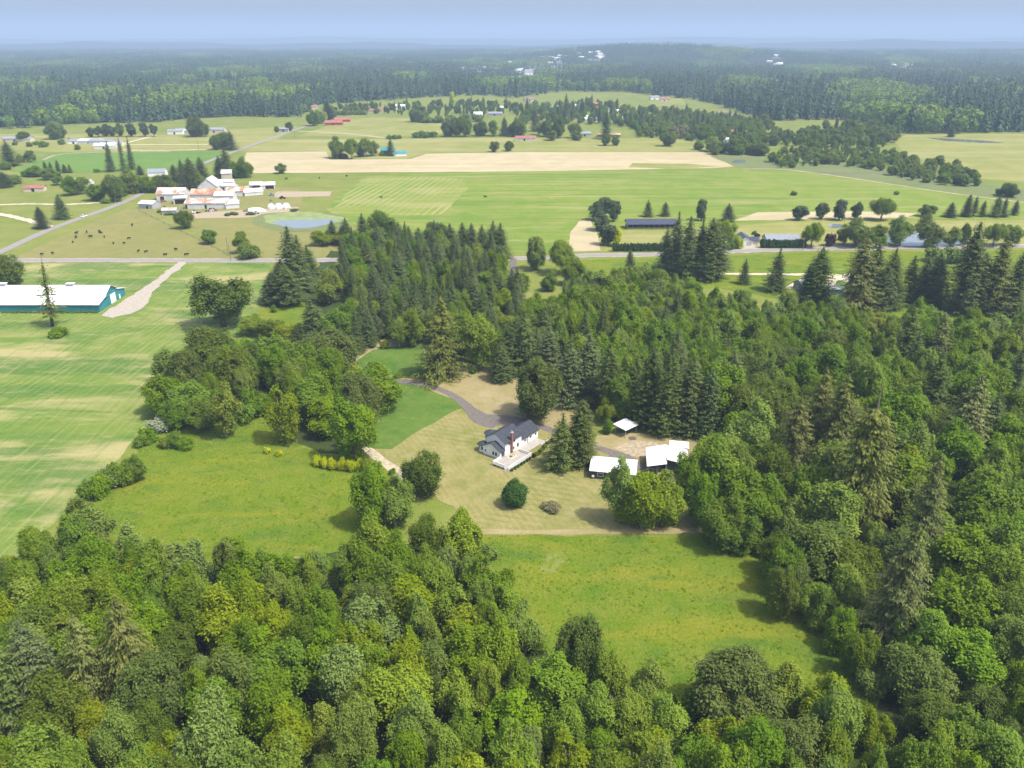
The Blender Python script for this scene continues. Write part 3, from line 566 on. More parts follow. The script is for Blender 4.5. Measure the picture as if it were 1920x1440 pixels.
many('trees in the middle distance', '''ash 627 252 297 32;ash 657 258 298 27;ash 684 257 294 28;ash 697 262 292 26;oak 674 268 294 20;purpletree 643 286 298 18;fir 731 259 292 21 dark conifer in front of the teal-roofed house; shrub 716 281 292 12;oak 927 264 285 19 left of two round trees by the stubble field; oak 955 263 283 19 right of two round trees by the stubble field;
oak 839 224 256 26;oak 854 218 256 26;oak 872 219 256 28;oak 901 224 255 28;ash 925 224 255 26;fir 946 218 255 20;oak 962 229 255 22;shrub 780 246 258 20;shrub 795 244 258 22;shrub 810 245 257 20;shrub 729 252 261 12;shrub 740 252 261 12;shrub 749 252 260 10;willow 785 192 229 34;oak 773 204 229 15;willowshrub 802 217 230 26;willowshrub 822 216 230 26;willowshrub 845 214 230 26;willowshrub 870 212 229 26;willowshrub 895 212 228 26;
oak 540 227 246 15;oak 518 236 248 10;maple 585 204 236 26;willow 598 204 232 20;fir 614 190 227 34;goldcedar 609 210 229 9;goldcedar 847 171 196 11;fir 1062 174 231 17;fir 1003 199 246 20;fir 1092 187 216 15;fir 1124 194 231 15;fir 1138 210 261 24;oak 1025 224 256 28;oak 1047 217 259 26;ash 1077 229 259 26;ash 974 216 256 38;alder 1010 227 253 20;ash 1035 244 263 26;willow 1081 244 263 22;
oak 1137 249 273 20;maple 1155 252 273 16;oak 1253 249 274 28;dryshrub 1275 231 259 32;oak 1305 234 259 28;maple 1328 231 259 28;shrub 1292 252 263 14;maple 1245 234 253 34;shrub 1312 262 281 20;ash 1335 254 284 30;maple 1356 264 286 30;oak 1373 259 289 28;ash 1404 261 289 24;oak 1426 266 291 36;ash 1345 270 290 26;maple 1385 268 290 28;
pine 1120 376 h14 30;pine 1134 368 h15 30;pine 1151 374 415 28;pine 1128 396 h13 38;pine 1141 420 460 40;fir 1217 374 406 23;fir 1249 378 405 21;pine 1319 372 414 25;spruce 1369 381 415 28;pine 1502 385 413 31;pine 1545 379 411 25;pine 1580 373 413 31;pine 1609 376 411 20;ash 1660 368 413 44;oak 1742 383 406 32;fir 1787 379 407 25;fir 1820 364 406 21;fir 1833 367 405 17;fir 1847 376 406 17;fir 1877 365 406 30;fir 1890 370 406 20;fir 1908 375 403 18;
shrub 1489 357 366 13;shrub 1682 358 365 10;oak 1898 342 369 34;shrub 1878 352 366 20;goldcedar 1160 426 463 17 golden yellow conifer beside the cedar hedge; yellowshrub 1386 440 466 18;ash 1528 414 463 44;purpletree 1560 435 461 24 dark purple tree between the pond and the road; alder 1588 418 459 28;ash 1618 404 463 58;ash 1650 420 463 40;ash 1698 402 461 50;ash 1752 398 463 56;alder 1790 422 461 36;oak 1815 416 460 20;ash 1872 416 461 42;ash 1905 420 461 36;willowshrub 1760 462 490 46;willowshrub 1795 462 492 46;
shrub 1415 432 440 10;purpletree 1421 437 444 11;shrub 1345 452 470 20;shrub 1370 450 468 18;fir 1788 232 257 14''')
many('shrubs along the field edge', '''maple 245 848 900 42 rounded bush on the field edge;shrub 222 862 908 44;willowshrub 205 872 912 46;shrub 178 886 930 46;shrub 272 802 830 36;paleshrub 296 784 808 44 white blossoming bush at the field corner; willowshrub 262 815 836 30;shrub 325 806 838 34;shrub 345 820 842 30;aldershrub 310 818 838 30;
yellowshrub 592 852 874 18;yellowshrub 606 856 878 17;yellowshrub 622 858 880 18;yellowshrub 640 858 882 18;yellowshrub 656 860 884 18;yellowshrub 672 860 884 18;yellowshrub 500 838 850 14;yellowshrub 522 842 854 14;aldershrub 685 858 886 26;shrub 160 900 935 36;shrub 735 878 890 14''')
many('large trees of the right-hand wood', '''deadtopfir 1645 764 h36 150 olive drooping fir with bare dead top deep in the right-hand wood; oldfir 1768 850 h32 84;oldfir 1712 972 h32 124 olive drooping fir at the right edge of the lower meadow; maple 1345 822 h19 104;maple 1390 872 h18 96;maple 1440 890 h17 92;maple 1365 925 h16 86;willow 1480 950 h14 56;ash 1398 828 h18 62;
oak 1555 978 h16 130;oak 1610 1012 h14 96;maple 1830 1068 h19 130;oak 1905 1100 h16 110;oak 1732 1216 h13 118;oldfir 1590 700 h30 92;oldfir 1500 740 h30 90;oldfir 1550 690 h28 84;maple 1870 880 h20 120;oldfir 1830 700 h30 100;fir 1770 660 h28 78;oak 1460 830 h17 80;maple 1530 870 h17 84;ash 1580 820 h19 90;maple 1480 1010 h15 70;oak 1475 1060 h14 64;maple 1330 880 h17 70;maple 1300 838 h17 60;alder 1700 830 h16 80;ash 1740 790 h18 80''')
many('large trees of the foreground wood', '''oldfir 204 1112 h27 128;oldfir 128 1150 h24 104;spruce 30 1165 h23 110;spruce -10 1215 h20 110;oak 275 1225 h17 130;oak 430 1225 h16 110;oak 80 1275 h15 130;maple 500 1265 h15 110;oak 1092 1148 h19 96 dark round-crowned tree rising over the lower meadow edge; maple 1042 1222 h15 110;ash 1150 1225 h14 70;ash 1215 1232 h14 76;oak 1382 1232 h16 176 broad dark oak at the lower edge of the lower meadow; alder 1478 1238 h12 70;ash 1560 1262 h13 96;
ash 860 955 h17 80;oak 800 965 h16 76;ash 900 1040 h17 78;oak 690 1085 h16 100;alder 770 1080 h15 96;maple 590 1180 h16 90;maple 700 1195 h16 80;maple 880 1160 h17 110;ash 740 1250 h15 120;alder 860 1260 h14 90;maple 955 1290 h15 110;ash 130 935 h15 76;willow 165 945 h15 70;ash 60 985 h14 76;willow 220 985 h14 70;willow 320 1012 h13 90;ash 430 1005 h12 70;maple 120 1040 h14 84;alder 240 1040 h14 70;maple 30 1040 h13 70;alder 1650 1330 h10 66;maple 1120 1285 h14 84;ash 1185 1295 h13 84;ash 1258 1305 h12 80;alder 1230 1365 h12 84;maple 1130 1365 h12 84;maple 1310 1385 h11 96;ash 1060 1320 h13 84;oak 1760 1300 h12 90;oak 1860 1290 h12 90''')

def inside(pt, poly):
    x, y = pt; c = False; n = len(poly)
    for i in range(n):
        x1, y1 = poly[i]; x2, y2 = poly[i-1]
        if (y1 > y) != (y2 > y) and x < (x2-x1)*(y-y1)/(y2-y1+1e-12)+x1: c = not c
    return c
def zone(group, apex_px, Hm, mix, spacing, dH=.16, wr=(.9, 1.2), seed=0, keep=1.0):
    """fills a stand of wood: crown tops fall inside the photo outline, trunks keep their distance"""
    r = np.random.default_rng(seed); poly = [G(u, v, Hm) for u, v in apex_px]; xs = [p[0] for p in poly]; ys = [p[1] for p in poly]
    kinds = [m[0] for m in mix]; pr = np.array([m[1] for m in mix]); pr = pr/pr.sum(); hf = {m[0]: m[2] for m in mix}
    near = {}
    def cells(x, y): return [(int(x//10)+i, int(y//10)+j) for i in (-1, 0, 1) for j in (-1, 0, 1)]
    for t in TREES: near.setdefault((int(t[1]//10), int(t[2]//10)), []).append((t[1], t[2], t[4]*.5*.62))
    tries = int((max(xs)-min(xs))*(max(ys)-min(ys))/spacing**2*7)
    for k in range(tries):
        p = (r.uniform(min(xs), max(xs)), r.uniform(min(ys), max(ys)))
        if not inside(p, poly): continue
        kd = kinds[r.choice(len(kinds), p=pr)]; H = Hm*hf[kd]*(1 + r.normal()*dH); H = min(max(H, Hm*.55), Hm*1.5)
        c, tm, h0, R0 = LIB[kd][0]; D = 2*R0*H/h0*r.uniform(*wr); D = min(D, spacing*2.1)
        if any((p[0]-q[0])**2 + (p[1]-q[1])**2 < (q[2] + spacing*.5)**2 for cc in cells(*p) for q in near.get(cc, ())): continue
        if r.uniform() > keep: continue
        near.setdefault((int(p[0]//10), int(p[1]//10)), []).append((p[0], p[1], spacing*.5)); TREES.append([kd, p[0], p[1], H, D, group, None])
many('shrubs at the edge of the right-hand wood', '''shrub 1432 1010 1040 40;willowshrub 1450 1040 1072 44;shrub 1478 1075 1110 46;shrub 1510 1110 1148 48;aldershrub 1540 1145 1180 46;shrub 1575 1180 1222 52;shrub 1605 1215 1260 54;willowshrub 1640 1255 1300 56;oak 1460 1000 h12 60;oak 1500 1045 h11 60;maple 1545 1085 h12 66;maple 1590 1130 h12 66;oak 1625 1180 h12 70;shrub 1340 985 1005 34;shrub 1375 990 1012 36;maple 1400 960 h12 60;
shrub 1060 1245 1280 50;shrub 1000 1180 1215 50;willowshrub 970 1120 1150 50;shrub 945 1070 1100 44;willowshrub 915 1020 1050 44;ash 985 1150 h11 70;ash 950 1090 h12 66;shrub 1290 1300 1340 56;shrub 1220 1290 1325 50;shrub 1520 1300 1338 56;shrub 1610 1310 1350 50''')
zone('grove left of the house', [(305,680),(380,645),(470,620),(560,620),(640,640),(700,690),(705,720),(640,725),(570,690),(480,680),(400,700),(330,730)], 17, [('maple', 44, 1), ('ash', 30, 1), ('oak', 18, .95), ('alder', 8, .85)], 7.4, seed=21, keep=.6)
zone('foreground wood', [(-90,1030),(110,950),(250,1000),(330,1025),(470,1020),(640,1005),(720,985),(850,965),(900,1010),(945,1100),(975,1175),(1040,1240),(1110,1275),(1240,1300),(1330,1310),(1480,1295),(1590,1310),(1680,1360),(1760,1330),(1980,1290),(2050,1290),(2050,1530),(-120,1530)],
     15.5, [('ash', 34, 1.05), ('maple', 34, 1.0), ('alder', 17, .9), ('oak', 9, .9), ('willow', 6, 1)], 5.4, wr=(.72, 1.02), seed=1)
zone('right-hand wood', [(1380,600),(1520,600),(1700,605),(1980,600),(2060,600),(2060,1290),(1880,1270),(1790,1230),(1700,1200),(1640,1150),(1600,1060),(1540,1010),(1480,960),(1430,900),(1380,850),(1340,815),(1360,740),(1340,690)],
     17, [('maple', 42, .98), ('oak', 16, .9), ('ash', 22, .98), ('fir', 4, 1.3), ('oldfir', 5, 1.4), ('spruce', 1, 1.1), ('alder', 6, .85)], 7.8, wr=(1.0, 1.35), seed=2)
zone('wood behind the yard', [(1000,545),(1090,530),(1180,535),(1260,545),(1380,560),(1420,640),(1340,720),(1290,700),(1200,680),(1130,650),(1060,650),(1000,620),(960,580)],
     17, [('ash', 34, .98), ('maple', 34, .95), ('spruce', 9, 1.1), ('fir', 8, 1.25), ('oak', 8, .9), ('alder', 7, .85)], 7.0, wr=(1.0, 1.3), seed=3)
zone('road edge of the right-hand wood', [(1060,505),(1240,500),(1350,538),(1500,556),(1700,572),(2060,582),(2060,612),(1700,612),(1500,605),(1350,600),(1060,560)],
     14, [('ash', 30, 1.0), ('maple', 34, 1.0), ('willow', 24, 1), ('alder', 12, .9)], 6.4, seed=4)
zone('central wood', [(625,470),(650,435),(720,420),(850,435),(930,440),(950,480),(1000,560),(1000,620),(940,600),(890,590),(840,570),(780,580),(665,588),(655,560),(655,520)],
     17, [('spruce', 46, 1.05), ('fir', 16, 1.2), ('maple', 14, .85), ('alder', 10, .75), ('ash', 14, .9)], 6.6, seed=5)
zone('spruce rows above the green lawn', [(640,566),(700,556),(800,558),(835,554),(800,578),(740,584),(660,590)], 13, [('spruce', 80, 1.0), ('pine', 20, .9)], 4.4, seed=6)
zone('trees along the far stream', [(1440,285),(1470,272),(1560,268),(1640,268),(1700,285),(1760,290),(1830,312),(1838,330),(1780,328),(1700,318),(1640,300),(1560,292),(1470,298)],
     9, [('ash', 36, 1.0), ('willow', 34, .9), ('oak', 10, 1.0), ('alder', 8, .9), ('maple', 12, 1)], 9.5, wr=(1.4, 1.9), seed=7)
zone('trees at the far field corner', [(1420,250),(1500,236),(1560,225),(1660,222),(1690,246),(1640,262),(1560,262),(1500,258)], 13, [('oak', 18, 1.0), ('ash', 34, 1.0), ('fir', 12, 1.5), ('alder', 12, .9), ('maple', 24, 1)], 13, wr=(1.1, 1.5), seed=8)
zone('trees among the far houses', [(960,190),(1100,180),(1170,190),(1300,200),(1420,215),(1420,250),(1330,240),(1200,222),(1100,215),(980,215)], 14, [('oak', 10, .9), ('willow', 22, .8), ('ash', 24, .9), ('maple', 22, .9), ('alder', 12, .7), ('fir', 10, 1.7)], 16, wr=(1.2, 1.6), seed=9, keep=.95)
zone('wooded belt before the far forest', [(1180,212),(1300,205),(1440,214),(1470,240),(1420,255),(1330,248),(1200,240)], 12, [('oak', 6, 1), ('maple', 28, .95), ('ash', 26, .95), ('willow', 20, .8), ('alder', 14, .8), ('fir', 6, 1.6)], 11.5, wr=(1.2, 1.7), seed=19)
zone('trees behind the yellow hedge', [(610,190),(760,185),(960,180),(960,200),(840,205),(700,200),(620,205)], 12, [('oak', 44, .9), ('maple', 26, .9), ('ash', 20, .9), ('fir', 10, 1.6)], 20, seed=10, keep=.8)
# low growth in the gaps and along the wood edges
zone('undergrowth of the woods', [(-60,1020),(460,1030),(860,1000),(1000,1230),(1300,1340),(1660,1370),(1660,1440),(-60,1440)], 4, [('shrub', 60, .9), ('aldershrub', 25, .8), ('willowshrub', 15, .9)], 8.5, seed=11, keep=.6)

def in_view(t):
    u, vt = PX(t[1], t[2], t[3]); ub, vb = PX(t[1], t[2], 0); w = t[4]*.5*FPX/depth(t[1], t[2], t[3]*.6)
    return -w < u < 1920+w and vt < 1450 and vb > 0
TREES = [t for t in TREES if in_view(t)]
REST = []
for nm_ in set(v[0] for v in NAMES.values()):
    L = [t for t in TREES if NAMES[t[0]][0] == nm_]; L.sort(key=lambda t: (t[6] is None, -t[4]*t[3]/depth(t[1], t[2], 0)**2)); REST += L[285:]
rest_ids = set(id(t) for t in REST); TREES = [t for t in TREES if id(t) not in rest_ids]
LAND = {'white house': (955,840), 'white-roofed carport': (1173,815), 'dark barn with white roof': (1255,885), 'shop with white roof': (1145,895), 'teal barn': (150,575), 'lower meadow': (1180,1120), 'left meadow': (480,930), 'big round oak': (1018,780),
        'old farm': (390,385), 'algae pond': (566,414), 'black pole shed': (1220,428), 'teal-roofed house': (730,288), 'right pond': (1720,450), 'dead-topped fir': (1645,1010), 'egg-shaped evergreen': (967,948), 'road crossing': (962,485), 'cedar hedge': (1195,470),
        'bottom left corner': (60,1330), 'bottom right corner': (1850,1330), 'far stream bend': (1640,305), 'red barn': (610,232), 'hay field': (180,760), 'stubble field': (900,305), 'white bungalow': (1395,460), 'bottom edge centre': (700,1340), 'right edge': (1910,800), 'curved driveway': (850,745), 'beige house on the slope': (1036,206), 'white gabled house': (888,219), 'hilltop barn': (1230,189), 'tall far fir': (1138,261), 'white shed at the stream': (1400,255), 'far field pond': (1800,264), 'stables': (170,271), 'pink-roofed house': (700,210), 'long greenhouse shed': (1095,227), 'right-hand firs': (1700,560)}
LXY = {k: G(*v) for k, v in LAND.items()}
_u = ['', 'first', 'second', 'third', 'fourth', 'fifth', 'sixth', 'seventh', 'eighth', 'ninth', 'tenth', 'eleventh', 'twelfth', 'thirteenth', 'fourteenth', 'fifteenth', 'sixteenth', 'seventeenth', 'eighteenth', 'nineteenth']
def nth(n):
    if n < 20: return _u[n]
    t_, o_ = divmod(n, 10); return ['twentieth', 'thirtieth', 'fortieth', 'fiftieth', 'sixtieth', 'seventieth', 'eightieth', 'ninetieth'][t_-2] if o_ == 0 else ['twenty', 'thirty', 'forty', 'fifty', 'sixty', 'seventy', 'eighty', 'ninety'][t_-2] + '-' + _u[o_]
def where(x, y):
    k = min(LXY, key=lambda n: math.hypot(x-LXY[n][0], (y-LXY[n][1])) / (1 + LXY[n][1]/400)); lx, ly = LXY[k]; dx, dy = x-lx, y-ly
    d = ('right of' if dx > 0 else 'left of') if abs(dx) > abs(dy) else ('behind' if dy > 0 else 'in front of')
    return k, d, math.hypot(dx, dy)
buckets = {}
for t in TREES:
    k, d, dist = where(t[1], t[2]); buckets.setdefault((NAMES[t[0]][0], k, d), []).append((dist, t))
LABEL = {}
for (nm, k, d), L in buckets.items():
    L.sort(key=lambda q: q[0]); i = 0
    for dist, t in L:
        if t[6]: LABEL[id(t)] = t[6]; continue
        ds = NAMES[t[0]][1]
        LABEL[id(t)] = f'{ds}, {nth(i+1) + " " if i else ""}nearest {d} the {k}'
        i += 1
vi = {}
for t in TREES:
    kind, x, y, H, D, group, label = t; vi[kind] = vi.get(kind, 0) + 1
    c, tm, h0, R0 = LIB[kind][(vi[kind]*7 + int(x)) % len(LIB[kind])]; nm, ds, cat = NAMES[kind]
    root = empty(nm, (x, y, 0.03), rng.uniform(0, 6.28)); tag(root, LABEL[id(t)], cat, group); root.rotation_euler[0] = rng.normal()*.028; root.rotation_euler[1] = rng.normal()*.028
    s = D/(2*R0); root.scale = (s*rng.uniform(.93, 1.07), s*rng.uniform(.93, 1.07), H/h0)
    link(bpy.data.objects.new('crown', c), root); link(bpy.data.objects.new('trunk', tm), root)
    if label and 'leaning' in label: root.rotation_euler = (0, math.radians(4), 0)
for (u, vt, vb, lb) in ((820, 396, 440, 'bare dead tree standing out above the central wood'), (1144, 1300, 1385, 'bare forked tree among the foreground maples')):
    y = G(u, vb)[1]; H = top_height(y, vt); x = G(u, vt, H)[0]
    tr = empty('bare_tree', (x, y, 0)); tag(tr, lb, 'tree'); bare_tree(u, H).build('trunk', M['palebark'], tr)
# clipped cedar hedges by the road
for gname, x0, x1, v, step, h in (('clipped cedars of the hedge before the pole shed', 1152, 1246, 471, 6.2, 5.2), ('clipped cedars of the hedge before the grey roof', 1428, 1512, 465, 4.2, 5.6)):
    u = x0; i = 0
    while u < x1:
        x, y = G(u, v); c, tm, h0, R0 = LIB['hedge'][i % 2]; root = empty('hedge_cedar', (x, y, .03), rng.uniform(0, 6)); s = 1.15 if step > 5 else 1.25
        tag(root, f'slim dark cedar, {nth(i+1)} from left in the hedge before the {"pole shed" if step > 5 else "grey-roofed house"}', 'hedge', gname); root.scale = (s, s, h/h0*rng.uniform(.92, 1.08))
        link(bpy.data.objects.new('crown', c), root); link(bpy.data.objects.new('trunk', tm), root); u += step; i += 1
# rows of clipped trees behind the far red barn
for i in range(9):
    x, y = G(632 + i*6.5, 216 - i*.1); c, tm, h0, R0 = LIB['aldershrub'][i % 2]; root = empty('light_shrub', (x, y, .03), i); tag(root, f'yellow-green shrub, {nth(i+1)} from left in the row behind the red barn', 'shrub', 'row of yellow-green shrubs'); root.scale = (1.6, 1.6, 1.9)
    link(bpy.data.objects.new('crown', c), root); link(bpy.data.objects.new('trunk', tm), root)

# ------------------------------------------------------------------ far woods that read as one mass
def far_conifer(seed, H=38, R=6.8, n=80):
    r = np.random.default_rng(seed); z = r.uniform(.06, .98, n)**1.0; a = r.uniform(0, 6.28, n); rad = R*(1-z)**.55*r.uniform(.45, 1, n)
    P = np.stack([np.cos(a)*rad, np.sin(a)*rad, z*H], 1); N = np.stack([np.cos(a), np.sin(a), np.full(n, .9)], 1) + r.normal(size=(n, 3))*.3
    T_ = np.stack([np.cos(a), np.sin(a), np.full(n, -.5)], 1); return kites(P, N, (1.0 + 2.1*(1-z))*r.uniform(.7, 1.2, n), T_, .7, -.15, r) + (r.uniform(0, 1, n),)
def far_broad(seed, H=17, R=6, n=70):
    r = np.random.default_rng(seed); d = unit(r.normal(size=(n, 3)) + np.array([0, 0, .35])); P = d*np.array([R, R, H*.45])*r.uniform(.7, 1.05, (n, 1)); P += np.sin(P[:, [1, 2, 0]]*.8 + seed)*.7; P[:, 2] += H*.52
    return kites(P, d + r.normal(size=(n, 3))*.4, r.uniform(1.2, 2.3, n), None, .75, .1, r) + (r.uniform(0, 1, n),)
def patch(seed, conif, size=58, k=15):
    r = np.random.default_rng(seed); Vs, Fs, Ts, off = [], [], [], 0
    for i in range(k):
        V, Fq, T_ = (far_conifer(seed*50+i, 32*r.uniform(.6, 1.25), 8, 34) if conif else far_broad(seed*50+i, 24*r.uniform(.7, 1.2), 10, 40)); Vs.append(V*np.array([1.15, 1.15, 1]) + np.array([r.uniform(-size/2, size/2), r.uniform(-size/2, size/2), 0])); Fs.append(Fq + off); off += len(V); Ts.append(T_)
    return np.concatenate(Vs), np.concatenate(Fs), np.concatenate(Ts)
def source(name, items):
    c = bpy.data.collections.new(name)
    for i, (V, Fq, T_, mt) in enumerate(items):
        o = bpy.data.objects.new(f'{name}_{i:02d}', crown_mesh(name, V, Fq, T_, mt)); c.objects.link(o)
    return c
src1 = source('far_tree_source', [far_conifer(i, 31*(.8+.13*i), 6.6+.6*i, 130) + ('far',) for i in range(4)] + [far_broad(i+20, 25, 10, 190) + ('farb',) for i in range(4)])
src2 = source('far_stand_source', [patch(i+1, True) + ('far',) for i in range(4)] + [patch(i+31, False) + ('farb',) for i in range(3)])
def scatter(name, pts, rot, scl, idx, coll, label):
    me = bpy.data.meshes.new(name); me.from_pydata([tuple(p) for p in pts], [], [])
    for nm, ty, arr in (('rz', 'FLOAT', rot), ('sc', 'FLOAT', scl), ('ix', 'INT', idx)):
        a = me.attributes.new(nm, ty, 'POINT'); a.data.foreach_set('value', np.asarray(arr, np.float32 if ty == 'FLOAT' else np.int32))
    o = bpy.data.objects.new(name, me); link(o); tag(o, label, None, None, 'stuff')
    ng = bpy.data.node_groups.new(name, 'GeometryNodeTree'); ng.interface.new_socket('Geometry', in_out='INPUT', socket_type='NodeSocketGeometry'); ng.interface.new_socket('Geometry', in_out='OUTPUT', socket_type='NodeSocketGeometry')
    N = ng.nodes; i = N.new('NodeGroupInput'); out = N.new('NodeGroupOutput'); ins = N.new('GeometryNodeInstanceOnPoints'); ci = N.new('GeometryNodeCollectionInfo')
    ci.inputs['Collection'].default_value = coll; ci.inputs['Separate Children'].default_value = True; ci.inputs['Reset Children'].default_value = True
    def attr(n, ty):
        q = N.new('GeometryNodeInputNamedAttribute'); q.data_type = ty; q.inputs[0].default_value = n; return q.outputs[0]
    cx = N.new('ShaderNodeCombineXYZ'); Lk = ng.links.new
    Lk(i.outputs[0], ins.inputs['Points']); Lk(ci.outputs[0], ins.inputs['Instance']); ins.inputs['Pick Instance'].default_value = True
    Lk(attr('ix', 'INT'), ins.inputs['Instance Index']); Lk(attr('rz', 'FLOAT'), cx.inputs[2]); Lk(cx.outputs[0], ins.inputs['Rotation']); Lk(attr('sc', 'FLOAT'), ins.inputs['Scale']); Lk(ins.outputs[0], out.inputs[0])
    md = o.modifiers.new('scatter', 'NODES'); md.node_group = ng; return o
def hill_z(x, y):
    z = 0.0
    for (nm, x0, x1, yc, half, prof) in HILLS[:4]:
        s = (x-x0)/(x1-x0); t = (y-yc)/half
        if 0 < s < 1 and abs(t) < 1: z = max(z, float(np.interp(s, [p[0] for p in prof], [p[1] for p in prof])) * math.cos(t*math.pi/2)**1.3)
    return z
FAR_EDGE = [(-500,243),(0,242),(60,240),(150,232),(290,231),(350,222),(430,218),(560,221),(600,196),(700,190),(790,184),(900,178),(960,184),(1060,172),(1170,172),(1300,188),(1360,200),(1440,228),(1560,224),(1660,236),(1690,250),(1800,251),(1920,247),(2400,246)]
CLEAR = [[(1385,136),(1400,121),(1475,118),(1480,133)], [(340,144),(420,140),(425,150),(350,152)], [(860,152),(1000,140),(1060,150),(1000,160),(880,162)], [(1660,128),(1705,123),(1710,133),(1670,138)], [(1860,128),(1915,122),(1920,132),(1870,134)], [(1215,190),(1280,184),(1285,198),(1220,200)]]
TOWN = {(545,121): 'row at the far left in the haze', (862,130): 'far town in the haze', (930,121): 'row above the far town', (1000,128): 'far town below the hill', (1010,94): 'houses on the hazy hillside', (340,133): 'pale group over the left forest', (1660,122): 'group in the right-hand haze', (1440,116): 'group right of the hill', (1770,136): 'group at the far right'}
TOWN_POS = []; rt_ = random.Random(4)
for (u0, u1, v0, v1, n, dz) in ((545,600,121,124,10,0),(862,1005,130,142,26,0),(930,960,121,124,5,0),(1000,1062,128,138,14,0),(1010,1130,94,112,30,1),(340,395,133,136,5,0),(1660,1720,122,130,9,0),(1440,1462,116,126,6,0),(1770,1800,136,140,6,0)):
    for i in range(n):
        u, v = rt_.uniform(u0, u1), rt_.uniform(v0, v1); y = rt_.uniform(3700, 4500) if dz else G(u, v)[1]; x = (u-960)/FPX*depth(0, y, 0)
        TOWN_POS.append((x, y, hill_z(x, y), rt_.uniform(.8, 1.5), rt_.uniform(-.4, .4), f'tiny pale building, {nth(i+1)} of the {TOWN[(u0, v0)]}'))
def bushland(x, y): return .9*math.sin(x*.0092 + 1.3 + math.sin(y*.006)) + .7*math.sin(y*.0061 + x*.0041) + .8*math.sin(x*.021 - y*.008) + .5*math.sin(x*.035 + y*.013 + 2)
def far_ok(x, y):
    u, v = PX(x, y, 0)
    ve = np.interp(u, [p[0] for p in FAR_EDGE], [p[1] for p in FAR_EDGE])
    if y > 2200 and any(abs(x-q[0]) < 26 and -95 < y-q[1] < 30 for q in TOWN_POS): return False
    return v < ve and not any(inside((u, v), c) for c in CLEAR)
pts, rot, scl, idx = [], [], [], []
r = np.random.default_rng(5); y = 1120.0
while y < 2300:
    st = 14.0 if y < 1700 else 16.0; x = -.70*y - 60
    while x < .70*y + 60:
        px_, py_ = x + r.uniform(-.6, .6)*st, y + r.uniform(-.6, .6)*st; x += st
        if not far_ok(px_, py_): continue
        b = bushland(px_, py_) + r.normal()*.35; br = b > .55
        pts.append((px_, py_, 0)); rot.append(r.uniform(0, 6.28)); scl.append(r.uniform(.55, 1.2)*(1 + .18*math.sin(px_*.013)*math.sin(py_*.011+1))); idx.append(r.integers(4, 8) if br else r.integers(0, 4))
    y += st
if REST:
    kk = sorted(set(t[0] for t in REST)); csrc = bpy.data.collections.new('small_tree_source')
    for q_, k_ in enumerate(kk): csrc.objects.link(bpy.data.objects.new(f'small_tree_source_{q_:02d}', LIB[k_][0][0]))
    scatter('woodland', [(t[1], t[2], 0) for t in REST], rng.uniform(0, 6.28, len(REST)), [t[3]/LIB[t[0]][0][2] for t in REST], [kk.index(t[0]) for t in REST], csrc, 'small leafy trees filling the far hedgerows and belts')
scatter('woodland', pts, rot, scl, idx, src1, 'dense mixed woodland spread across the far plain')
pts, rot, scl, idx = [], [], [], []; y = 2280.0
while y < 7600:
    st = 40 if y < 3200 else 48; x = -.72*y
    while x < .72*y:
        px_, py_ = x + r.uniform(-.5, .5)*st, y + r.uniform(-.5, .5)*st; x += st
        if not far_ok(px_, py_): continue
        if y > 2600 and r.uniform() < .10: continue
        br = bushland(px_*.7, py_*.6) + r.normal()*.4 > .7
        pts.append((px_, py_, hill_z(px_, py_) - .5)); rot.append(r.uniform(0, 6.28)); scl.append(r.uniform(.75, 1.1)); idx.append(r.integers(4, 7) if br else r.integers(0, 4))
    y += st
scatter('woodland', pts, rot, scl, idx, src2, 'hazy forest covering the distant plain and hills')
for c in CLEAR: S('far_clearing', c, 'farpasture', .5, 0, 200)

M['tuft'] = leaf('meadow_grass_blades', (.13,.215,.013), (.20,.265,.020), .008, .06, .5)
def tuft(seed, n=9):
    r = np.random.default_rng(seed); a = r.uniform(0, 6.28, n); P = np.stack([r.normal(size=n)*.24, r.normal(size=n)*.24, r.uniform(.06, .16, n)], 1)
    N = np.stack([np.cos(a), np.sin(a), np.full(n, 3.0)], 1); T_ = np.stack([np.cos(a), np.sin(a), np.full(n, .45)], 1); return kites(P, N, r.uniform(.14, .30, n), T_, .35, .1, r) + (r.uniform(0, 1, n), 'tuft')
src3 = source('grass_source', [tuft(i) for i in range(5)])
gp = []
for poly, dn in (([(262,806),(330,786),(480,772),(530,812),(600,850),(690,858),(750,905),(740,1000),(650,1030),(420,1065),(180,1015),(140,940),(190,915),(245,880)], .3), ([(888,1004),(1100,1004),(1308,1004),(1360,996),(1430,1015),(1490,1120),(1655,1300),(1640,1340),(1300,1345),(1060,1270),(960,1130)], .4)):
    P_ = [G(*p) for p in poly]; xs = [p[0] for p in P_]; ys = [p[1] for p in P_]; n = int((max(xs)-min(xs))*(max(ys)-min(ys))*dn)
    cand = np.stack([r.uniform(min(xs), max(xs), n), r.uniform(min(ys), max(ys), n)], 1)
    lum = np.sin(cand[:, 0]*.21+1)+np.sin(cand[:, 1]*.17)+np.sin(cand[:, 0]*.07-cand[:, 1]*.11)
    gp += [(c[0], c[1], .06) for c, q_ in zip(cand, lum) if q_ > r.uniform(-4.5, 1.2) and inside(c, P_)]
scatter('grass', gp, r.uniform(0, 6.28, len(gp)), r.uniform(.45, 1.0, len(gp)), r.integers(0, 5, len(gp)), src3, 'tall unmown grass covering the two meadows')
